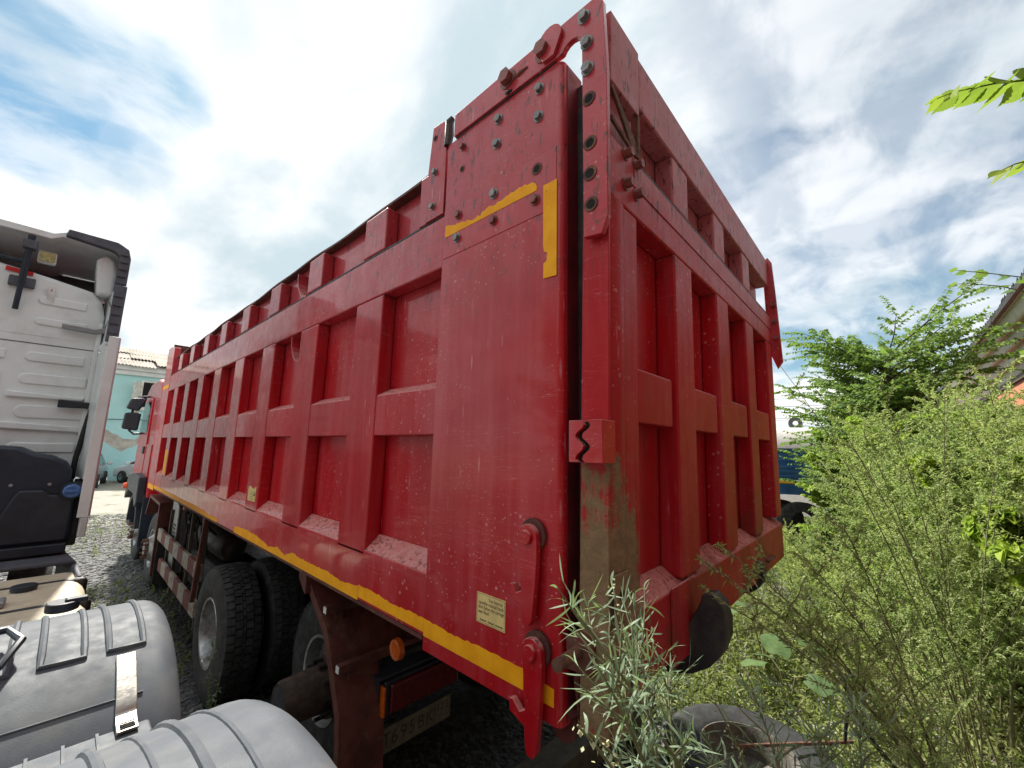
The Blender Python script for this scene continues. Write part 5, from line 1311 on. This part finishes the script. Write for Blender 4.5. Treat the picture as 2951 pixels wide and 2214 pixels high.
# narrow leaved wormwood close to the camera, in front of the tailgate corner
def wormwood(seed, base, tips, leafn=13):
    pl = Plant(seed); r = pl.r; b = np.array(base)
    for (via, tip, flower) in tips:
        pts = []
        v, tp_ = np.array(via)-b, np.array(tip)-b
        b0 = np.array([r.normal(0,.015),r.normal(0,.015),0])
        ts = np.linspace(0,1,10)[:,None]; low = (1-ts)**2*b0+2*ts*(1-ts)*(v*np.array([.75,.75,.55]))+ts**2*v
        mid = v + (tp_-v)*.5 + np.array([0,0,.02])
        hi = (1-ts)**2*v+2*ts*(1-ts)*mid+ts**2*tp_
        pts = np.concatenate([low, hi[1:]])
        pl.stem.tube(pts, list(np.linspace(.0052,.0012,len(pts))), 7)
        n = leafn*2
        tt = r.uniform(.35,1,n)**.8; q, qd = pl.at(pts, tt)
        D = unit(qd*.55+r.normal(0,.62,(n,3))); sz = (1.15-.75*tt)
        if not flower:
            pl.leaves(pl.L, q, D, r.uniform(.05,.095,n)*sz, r.uniform(.0011,.0019,n))
            for b_ in range(9):                                  # side shoots with tufts
                t = r.uniform(.50,.97); p, dd = pl.at(pts, np.array([t])); az = b_*2.4
                bp = pl.curve(p[0], np.array([math.cos(az),math.sin(az),.3])*.8+dd[0]*.8, r.uniform(.05,.13), 5, .0, .08)
                pl.stem.tube(bp, list(np.linspace(.0018,.0008,len(bp))), 4, False)
                m = 9; q2, d2 = pl.at(bp, r.uniform(.2,1,m)); pl.leaves(pl.L, q2, unit(d2*.7+r.normal(0,.55,(m,3))), r.uniform(.022,.05,m), r.uniform(.0012,.0022,m))
        else:
            k = n//3; pl.leaves(pl.L, q[:k], D[:k], r.uniform(.035,.07,k)*sz[:k], r.uniform(.0015,.0026,k))
            m = 46; t2 = r.uniform(.62,1,m); q2, d2 = pl.at(pts, t2)
            q2 = q2+r.normal(0,.005,(m,3)); pl.leaves(pl.B, q2, unit(r.normal(0,.6,(m,3))-np.array([0,0,.4])), r.uniform(.004,.0075,m), r.uniform(.0018,.0028,m))
    return build_plant('wormwood', pl, 'wormwood_leaf', 'wormwood_bud', 'green_stem', strip=True, droop=.18)
b1 = (-.12,-.60,0.0)
PROTO['worm',0] = wormwood(5, b1, [((-.354,-.50,1.78),(-.525,-.40,2.05),False),((-.40,-.47,1.80),(-.305,-.345,2.022),True),((-.42,-.47,1.80),(-.50,-.43,1.97),False),((-.36,-.46,1.74),(-.31,-.40,1.93),False),((-.45,-.47,1.80),(-.60,-.47,1.95),True),((-.34,-.44,1.74),(-.41,-.36,1.97),False),((-.46,-.50,1.76),(-.655,-.50,1.99),True),((-.33,-.47,1.70),(-.24,-.42,1.86),False)])
place(('worm',0), 'wormwood_plant', 'narrow leaved silvery wormwood in the foreground before the tailgate corner', 'plant', b1, 0)
b2 = (.30,-.78,0.0)
PROTO['worm',1] = wormwood(6, b2, [((.05,-.54,1.58),(.045,-.50,1.73),False),((.0,-.50,1.58),(-.07,-.45,1.76),True),((.10,-.60,1.58),(.10,-.60,1.70),False),((.16,-.66,1.58),(.17,-.66,1.69),False),((-.04,-.50,1.55),(-.10,-.44,1.66),False)], 15)
place(('worm',1), 'wormwood_plant', 'narrow leaved silvery wormwood at the bottom edge in front of the old tyre', 'plant', b2, 0)
# small sprig under the truck body by the wheels
pl = Plant(9)
for k in range(4):
    pts = pl.curve((0,0,0),(pl.r.normal(0,.25),pl.r.normal(0,.25),1),.62+.1*k,8,.01,.06); pl.stem.tube(pts, list(np.linspace(.004,.001,9)),5)
    n = 60; q, qd = pl.at(pts, pl.r.uniform(.3,1,n)); pl.leaves(pl.L, q, unit(qd*.7+pl.r.normal(0,.7,(n,3))), pl.r.uniform(.03,.06,n), pl.r.uniform(.003,.005,n))
PROTO['sprig',0] = build_plant('weed', pl, 'wormwood_leaf', None)
place(('sprig',0), 'weed_sprig', 'thin grey green weed growing in the gravel beside the dual wheels', 'weed', (-.12,2.55), .4, 1.1)

# elms: trunk, limbs and flat sprays of leaves
def elm(seed, h, rad, nshoot, leaf=(.05,.085), zlo=.25, shoots_up=.6, tr_r=.075):
    pl = Plant(seed); r = pl.r
    tr = pl.curve((0,0,0),(r.normal(0,.06),r.normal(0,.06),1),h*.8,10,0,.05); pl.stem.tube(tr, list(np.linspace(tr_r,tr_r*.25,11)), 8)
    for k in range(nshoot):
        t = zlo+(1-zlo)*r.random()**.8; p, dd = pl.at(tr, np.array([t])); az = k*2.4+r.uniform(-.4,.4)
        el = r.uniform(.15,.9)+shoots_up*t*r.random()
        d = np.array([math.cos(az),math.sin(az),el]); ln = rad*r.uniform(.55,1.15)*(1.15-.35*t)
        bp = pl.curve(p[0], d, ln, 9, .035, .06); pl.stem.tube(bp, list(np.linspace(.24*tr_r,.05*tr_r,10)), 5, False)
        for j in range(10):
            t2 = .2+.8*(j+r.random())/10; q, qd = pl.at(bp, np.array([t2])); sd = unit(np.cross(qd[0],[0,0,1]))*(1 if j%2 else -1)
            sp = pl.curve(q[0], qd[0]*.8+sd*.7+np.array([0,0,.25*r.random()]), ln*r.uniform(.22,.5), 7, .05, .05)
            pl.stem.tube(sp, list(np.linspace(.004,.0015,8)), 3, False)
            n = int(10+ln*9); tt = (np.arange(n)+.5)/n; s_, s_d = pl.at(sp, tt)
            sg = np.where(np.arange(n)%2, 1., -1.)[:,None]; s2 = unit(np.cross(s_d, np.array([[0,0,1.]])))
            D = unit(s_d*.5+s2*sg*.85+np.array([0,0,-.15])+r.normal(0,.18,(n,3)))
            pl.leaves(pl.L, s_, D, r.uniform(*leaf,n)*(1.1-.4*tt), r.uniform(.024,.034,n)*(1.1-.4*tt)*leaf[1]/.085)
    return pl
PROTO['elm',0] = build_plant('elm', elm(31,4.7,1.6,78), 'elm_leaf', None, 'bark', True, droop=.3)
PROTO['elm',1] = build_plant('elm', elm(32,4.1,1.35,64), 'elm_leaf', None, 'bark', True, droop=.3)
PROTO['maple',0] = build_plant('maple', elm(33,3.3,.6,18,(.07,.12),.35,1.4,.02), 'box_elder_leaf', None, 'green_stem', True, droop=.35)
PROTO['shrub',0] = build_plant('shrub', elm(34,3.0,1.1,44,(.05,.09),.1), 'dark_leaf', None, 'bark', True, droop=.3)
place(('elm',0), 'elm_tree', 'tall dark green elm with shoots rising against the sky beside the orange building', 'tree', (9.3,-.62), .5, 1.16, parts=('trunk','crown'))
place(('elm',1), 'elm_tree', 'lower dark elm left of the tall one, above the mugwort', 'tree', (9.3,-.35), 2.1, .98, parts=('trunk','crown'))
place(('elm',1), 'elm_tree', 'elm farthest back among the elms beyond the mugwort', 'tree', (12.2,-.5), 4.0, 1.05, parts=('trunk','crown'))
place(('elm',0), 'elm_tree', 'broad elm between the tall elm and the orange wall', 'tree', (11.4,-1.05), 3.0, 1.0, parts=('trunk','crown'))
place(('maple',0), 'maple_sapling', 'bright yellow green sapling standing in the middle of the mugwort', 'sapling', (6.0,-1.05), .3, 1.06, parts=('trunk','crown'))
place(('maple',0), 'maple_sapling', 'bright yellow green sapling nearest the gate, left of the other', 'sapling', (7.6,-.30), 1.9, .86, parts=('trunk','crown'))
place(('maple',0), 'maple_sapling', 'bright green sapling at the right in front of the orange wall', 'sapling', (6.6,-1.75), 3.3, 1.0, parts=('trunk','crown'))
place(('shrub',0), 'leafy_shrub', 'dark leafy shrub hiding the foot of the orange wall at the right edge', 'shrub', (7.0,-2.35), 1.0, 1.05, parts=('stem','foliage'))
place(('shrub',0), 'leafy_shrub', 'dark leafy shrub lower right beside the mugwort', 'shrub', (5.2,-1.95), 2.6, .80, parts=('stem','foliage'))
place(('shrub',0), 'leafy_shrub', 'dark leafy shrub beyond the tall mugwort and below the elms', 'shrub', (8.0,-.9), 4.6, 1.0, parts=('stem','foliage'))

# unseen brick block added behind the camera to darken rear-facing surfaces
WS = thing('rear_light_blocker', 'unseen dark brick block added behind the camera to block sky light', 'building', (-4, -8, 0))
obj('wall', MB().box(-16,6.0,-11,-4.6,0,8.5), 'blocker_brick', WS)
obj('roof', MB().prism([(-11.4,8.5),(-4.2,8.5),(-7.8,10.2)], 'x', -16.3,6.3), 'asbestos', WS)
# unseen elms on the left, added to cut down the sky light
random.seed(77)
for i, (x, y, s_) in enumerate(((-15,-3,2.0),(-17,2,2.2),(-16,7,2.0))):
    place(('elm',i%2), 'elm_tree', 'one of the unseen elms added on the left to block sky light', 'tree', (x,y), random.uniform(0,6), s_, 'unseen elms added as light blockers', parts=('trunk','crown'))
# overhanging elm branches at the upper right; every leaf a piece of its own
def serrated(me_name, mat):
    b = MB(); n = 9; L_ = 1.0
    edge = [(0,.0)]
    for i in range(1, n*2):
        t = i/(n*2); w = .43*math.sin(PI*t**.8)**.8*(1-.25*t); w *= 1.07 if i % 2 else .95
        edge.append((t, max(w,.01)))
    edge.append((1.16,.0))
    m = len(edge)
    b.v = [(t,0,-.10*t*t) for t, w in edge]+[(t,w,.10*w-.10*t*t) for t, w in edge]+[(t,-w,.10*w-.10*t*t) for t, w in edge]
    for i in range(m-1):
        b.f += [(i,i+1,m+i+1,m+i),(i,2*m+i,2*m+i+1,i+1)]
    me = bpy.data.meshes.new(me_name); me.from_pydata(b.v, [], b.f); me.materials.append(M(mat)); me.validate()
    return me
LEAF = serrated('leaf', 'elm_leaf_bright'); LEAF2 = serrated('leaf', 'elm_leaf')
def leafy_branch(label, pts, sizes, mesh, seed, rad=.0022):
    t_ = thing('elm_branch', label, 'branch', pts[-1]); rr = random.Random(seed)
    pv = [Vector(p) for p in pts]
    obj('twig', MB().tube(pts, list(np.linspace(rad*.5,rad*1.6,len(pts))), 6), 'green_stem', t_, smooth=True)
    seglen = [(pv[i+1]-pv[i]).length for i in range(len(pv)-1)]; tot = sum(seglen); n = len(sizes)
    for i, s_ in enumerate(sizes):
        d = tot*(.0+ .97*i/n)
        k = 0
        while d > seglen[k] and k < len(seglen)-1: d -= seglen[k]; k += 1
        p = pv[k].lerp(pv[k+1], d/seglen[k]); tan = (pv[k]-pv[k+1]).normalized()
        sd = tan.cross(Vector((0,0,1))).normalized()*(1 if i % 2 else -1)
        dr_ = (tan*.75+sd*.8+Vector((0,0,-.28+rr.uniform(-.35,.25)))).normalized() if i else tan
        yv = Vector((0,0,1)).cross(dr_).normalized(); zv = dr_.cross(yv)
        yv2 = yv*math.cos(rr.uniform(-.5,.5))+zv*math.sin(rr.uniform(-1.1,1.1)); yv2.normalize(); zv = dr_.cross(yv2).normalized()
        o = bpy.data.objects.new('leaf', mesh); COL.objects.link(o); o.parent = t_
        mm = Matrix(((dr_.x,yv2.x,zv.x,0),(dr_.y,yv2.y,zv.y,0),(dr_.z,yv2.z,zv.z,0),(0,0,0,1)))
        off = Vector(BASE[t_.name])
        o.matrix_local = Matrix.Translation(p-off) @ mm @ Matrix.Scale(s_, 4)
    return t_
leafy_branch('sunlit green elm branch reaching in from the right edge high up', [(.423,-.942,3.228),(.452,-.978,3.247),(.483,-1.013,3.258),(.53,-1.066,3.275),(.60,-1.14,3.29),(.72,-1.30,3.32),(.9,-1.6,3.36)], [.035,.045,.052,.060,.048,.062,.070,.066,.078,.072,.066,.082,.080,.070,.085,.075,.08,.075]+[.085,.07,.075]*7, LEAF, 3)
leafy_branch('short green elm twig at the right edge below the long branch', [(.421,-1.029,2.972),(.440,-1.052,2.987),(.47,-1.09,3.0),(.55,-1.2,3.03),(.70,-1.45,3.1)], [.038,.05,.055,.06,.065,.07,.06]+[.07]*10, LEAF, 4)
leafy_branch('dark elm twig above the eave of the orange building, upper of two', [(2.66,-1.18,3.455),(2.70,-1.22,3.452),(2.80,-1.33,3.44),(2.956,-1.493,3.419),(3.2,-1.75,3.40)], [.05,.055,.06,.06,.065,.06,.07,.07,.07,.07,.07], LEAF2, 5, .003)
leafy_branch('dark elm twig above the eave of the orange building, lower of two', [(2.66,-1.17,3.365),(2.728,-1.235,3.372),(2.85,-1.37,3.36),(2.967,-1.486,3.331),(3.2,-1.75,3.28)], [.045,.05,.06,.06,.06,.065,.07,.07,.07,.07], LEAF2, 6, .003)
leafy_branch('dark elm twig low at the right edge before the shrubs', [(2.75,-1.42,2.90),(2.85,-1.55,2.88),(3.0,-1.72,2.84),(3.3,-2.0,2.8)], [.05,.06,.06,.065,.07,.07,.07,.07], LEAF2, 8, .003)

# burdock: a few broad leaves on stalks
bl = MB(); n = 12
rim_ = [(math.cos(a)*(.5+.06*math.sin(5*a))*1.0+.42, math.sin(a)*.42) for a in [2*PI*i/24 for i in range(24)]]
bl.v = [(.42,0,.02)]+[(x,y,.06*math.sin(9*x+5*y)*.5-.10*((x-.42)**2+y*y)*2) for x, y in rim_]
bl.f = [(0,i+1,(i+1)%24+1) for i in range(24)]
BME = bpy.data.meshes.new('leaf'); BME.from_pydata(bl.v, [], bl.f); BME.materials.append(M('burdock_leaf'))
BME.polygons.foreach_set('use_smooth', [True]*24)
def burdock(label, loc, spec):
    t_ = thing('burdock_plant', label, 'plant', loc)
    for (az, ln, hz, s_) in spec:
        e = (math.cos(az)*ln, math.sin(az)*ln, hz)
        obj('stalk', MB().tube([loc, (loc[0]+e[0]*.4,loc[1]+e[1]*.4,loc[2]+hz*.8), (loc[0]+e[0],loc[1]+e[1],loc[2]+hz)], [.008,.006,.004], 6), 'green_stem', t_)
        o = bpy.data.objects.new('leaf', BME); COL.objects.link(o); o.parent = t_
        o.location = e; o.rotation_euler = (random.uniform(-.3,.3), random.uniform(.1,.5), az); o.scale = (s_,)*3
burdock('broad leaved burdock standing in the shade right of the big gate hook', (4.25,.40,0), [(2.2,.25,.62,.34),(3.6,.28,.50,.32),(.6,.3,.55,.30),(5.0,.3,.40,.28)])
burdock('low broad leaved burdock on the sunny gravel behind the old tyre', (3.72,.12,0), [(2.4,.22,.40,.24),(4.2,.2,.36,.24),(.9,.2,.34,.22)])
burdock('broad green leaves among the mugwort at the right', (3.95,-1.25,1.55), [(2.6,.25,.62,.24),(3.8,.22,.50,.22),(5.2,.2,.66,.22),(1.2,.2,.48,.22)]) if False else None
for i, (x, y, rz, s_, lab) in enumerate(((5.9,-2.25,.4,.92,'dark leafy shrub at the right edge, lower than the eave'),(6.3,-1.75,2.9,.86,'dark leafy shrub between the mugwort and the right edge'),(4.75,-2.15,5.1,.72,'dark leafy shrub at the lower right corner'),(7.3,-.55,1.2,.78,'dark leafy shrub in the middle of the mugwort thicket'))):
    place(('shrub',0), 'leafy_shrub', lab, 'shrub', (x,y), rz, s_, parts=('stem','foliage'))
for (x, y, rz, s_, lab) in ((8.1,-.62,1.0,1.02,'bright green sapling rising left of the elms'),(7.2,-1.35,4.4,1.08,'bright green sapling rising before the tall elm'),(5.4,-1.3,2.2,.85,'low bright green sapling among the near mugwort')):
    place(('maple',0), 'maple_sapling', lab, 'sapling', (x,y), rz, s_, parts=('trunk','crown'))
PROTO['vine',0] = build_plant('bright_leaf', elm(51,2.55,.32,9,(.09,.15),.72,.3,.014), 'box_elder_leaf', None, 'green_stem', True, droop=.35)
place(('vine',0), 'green_shoot', 'bright broad leaved shoot among the mugwort low at the right', 'shoot', (3.85,-1.22), .7, .92, parts=('stem','foliage'))
place(('vine',0), 'green_shoot', 'bright broad leaved shoot at the right edge beneath the eave', 'shoot', (4.3,-1.72), 2.7, 1.12, parts=('stem','foliage'))

# low weeds: nobody could count them
def weeds(n, region, hrange, seed, dens=None):
    r = np.random.default_rng(seed); P=[]; D=[]; ln=[]; w=[]; Bp=[]; Bd=[]; Bl=[]; Bw=[]
    for i in range(n):
        x, y = r.uniform(region[0],region[1]), r.uniform(region[2],region[3])
        if dens is not None and r.random() > dens(x,y): continue
        h = r.uniform(*hrange); z = gz(x,y)
        d = unit(np.array([r.normal(0,.25),r.normal(0,.25),1.]))
        m = r.integers(9,18); t = r.uniform(.05,1,m)
        P.append(np.array([x,y,z])+d*h*t[:,None]); D.append(unit(r.normal(0,.7,(m,3))+np.array([0,0,.45]))); ln.append(r.uniform(.03,.07,m)*(h/.25)**.5); w.append(r.uniform(.005,.013,m))
        Bp.append(np.array([[x,y,z]])); Bd.append(d[None]); Bl.append(np.array([h*1.05])); Bw.append(np.array([.0022]))
    V, F = leaf_arrays([(np.concatenate(P),np.concatenate(D),np.concatenate(ln),np.concatenate(w))], r, False, .2)
    V2, F2 = leaf_arrays([(np.concatenate(Bp),np.concatenate(Bd),np.concatenate(Bl),np.concatenate(Bw))], r, False, .0)
    k = len(V)
    return fast_mesh('ground_weeds', np.concatenate([V,V2]), F+[f+k for f in F2], ['weed_leaf','dry_stem'], np.concatenate([np.zeros(sum(len(f) for f in F),int), np.ones(sum(len(f) for f in F2),int)]))
def stuff(name, me, label):
    o = bpy.data.objects.new(name, me); COL.objects.link(o); o['kind'] = 'stuff'; o['label'] = label; return o
stuff('ground_weeds', weeds(4200, (2.70,6.5,-1.4,1.7), (.08,.36), 41), 'yellow green weeds covering the ground behind the tailgate')
stuff('ground_weeds', weeds(2600, (6.0,13,-2.5,3.0), (.15,.55), 42), 'taller weeds along the way to the blue trailer')
stuff('ground_weeds', weeds(420, (-1.4,1.6,10.5,17), (.06,.32), 43, lambda x,y: math.exp(-((x-.1)**2/1.2+(y-12.6)**2/5))), 'patchy yellow green weeds in the gravel beyond the truck cabs')
stuff('ground_weeds', weeds(160, (-.6,.3,4.2,8.5), (.04,.16), 44), 'small weeds in the gravel beside the guard rails')
stuff('ground_weeds', weeds(140, (2.6,5.5,30.4,31.3), (.3,1.3), 45), 'weeds along the foot of the turquoise wall')
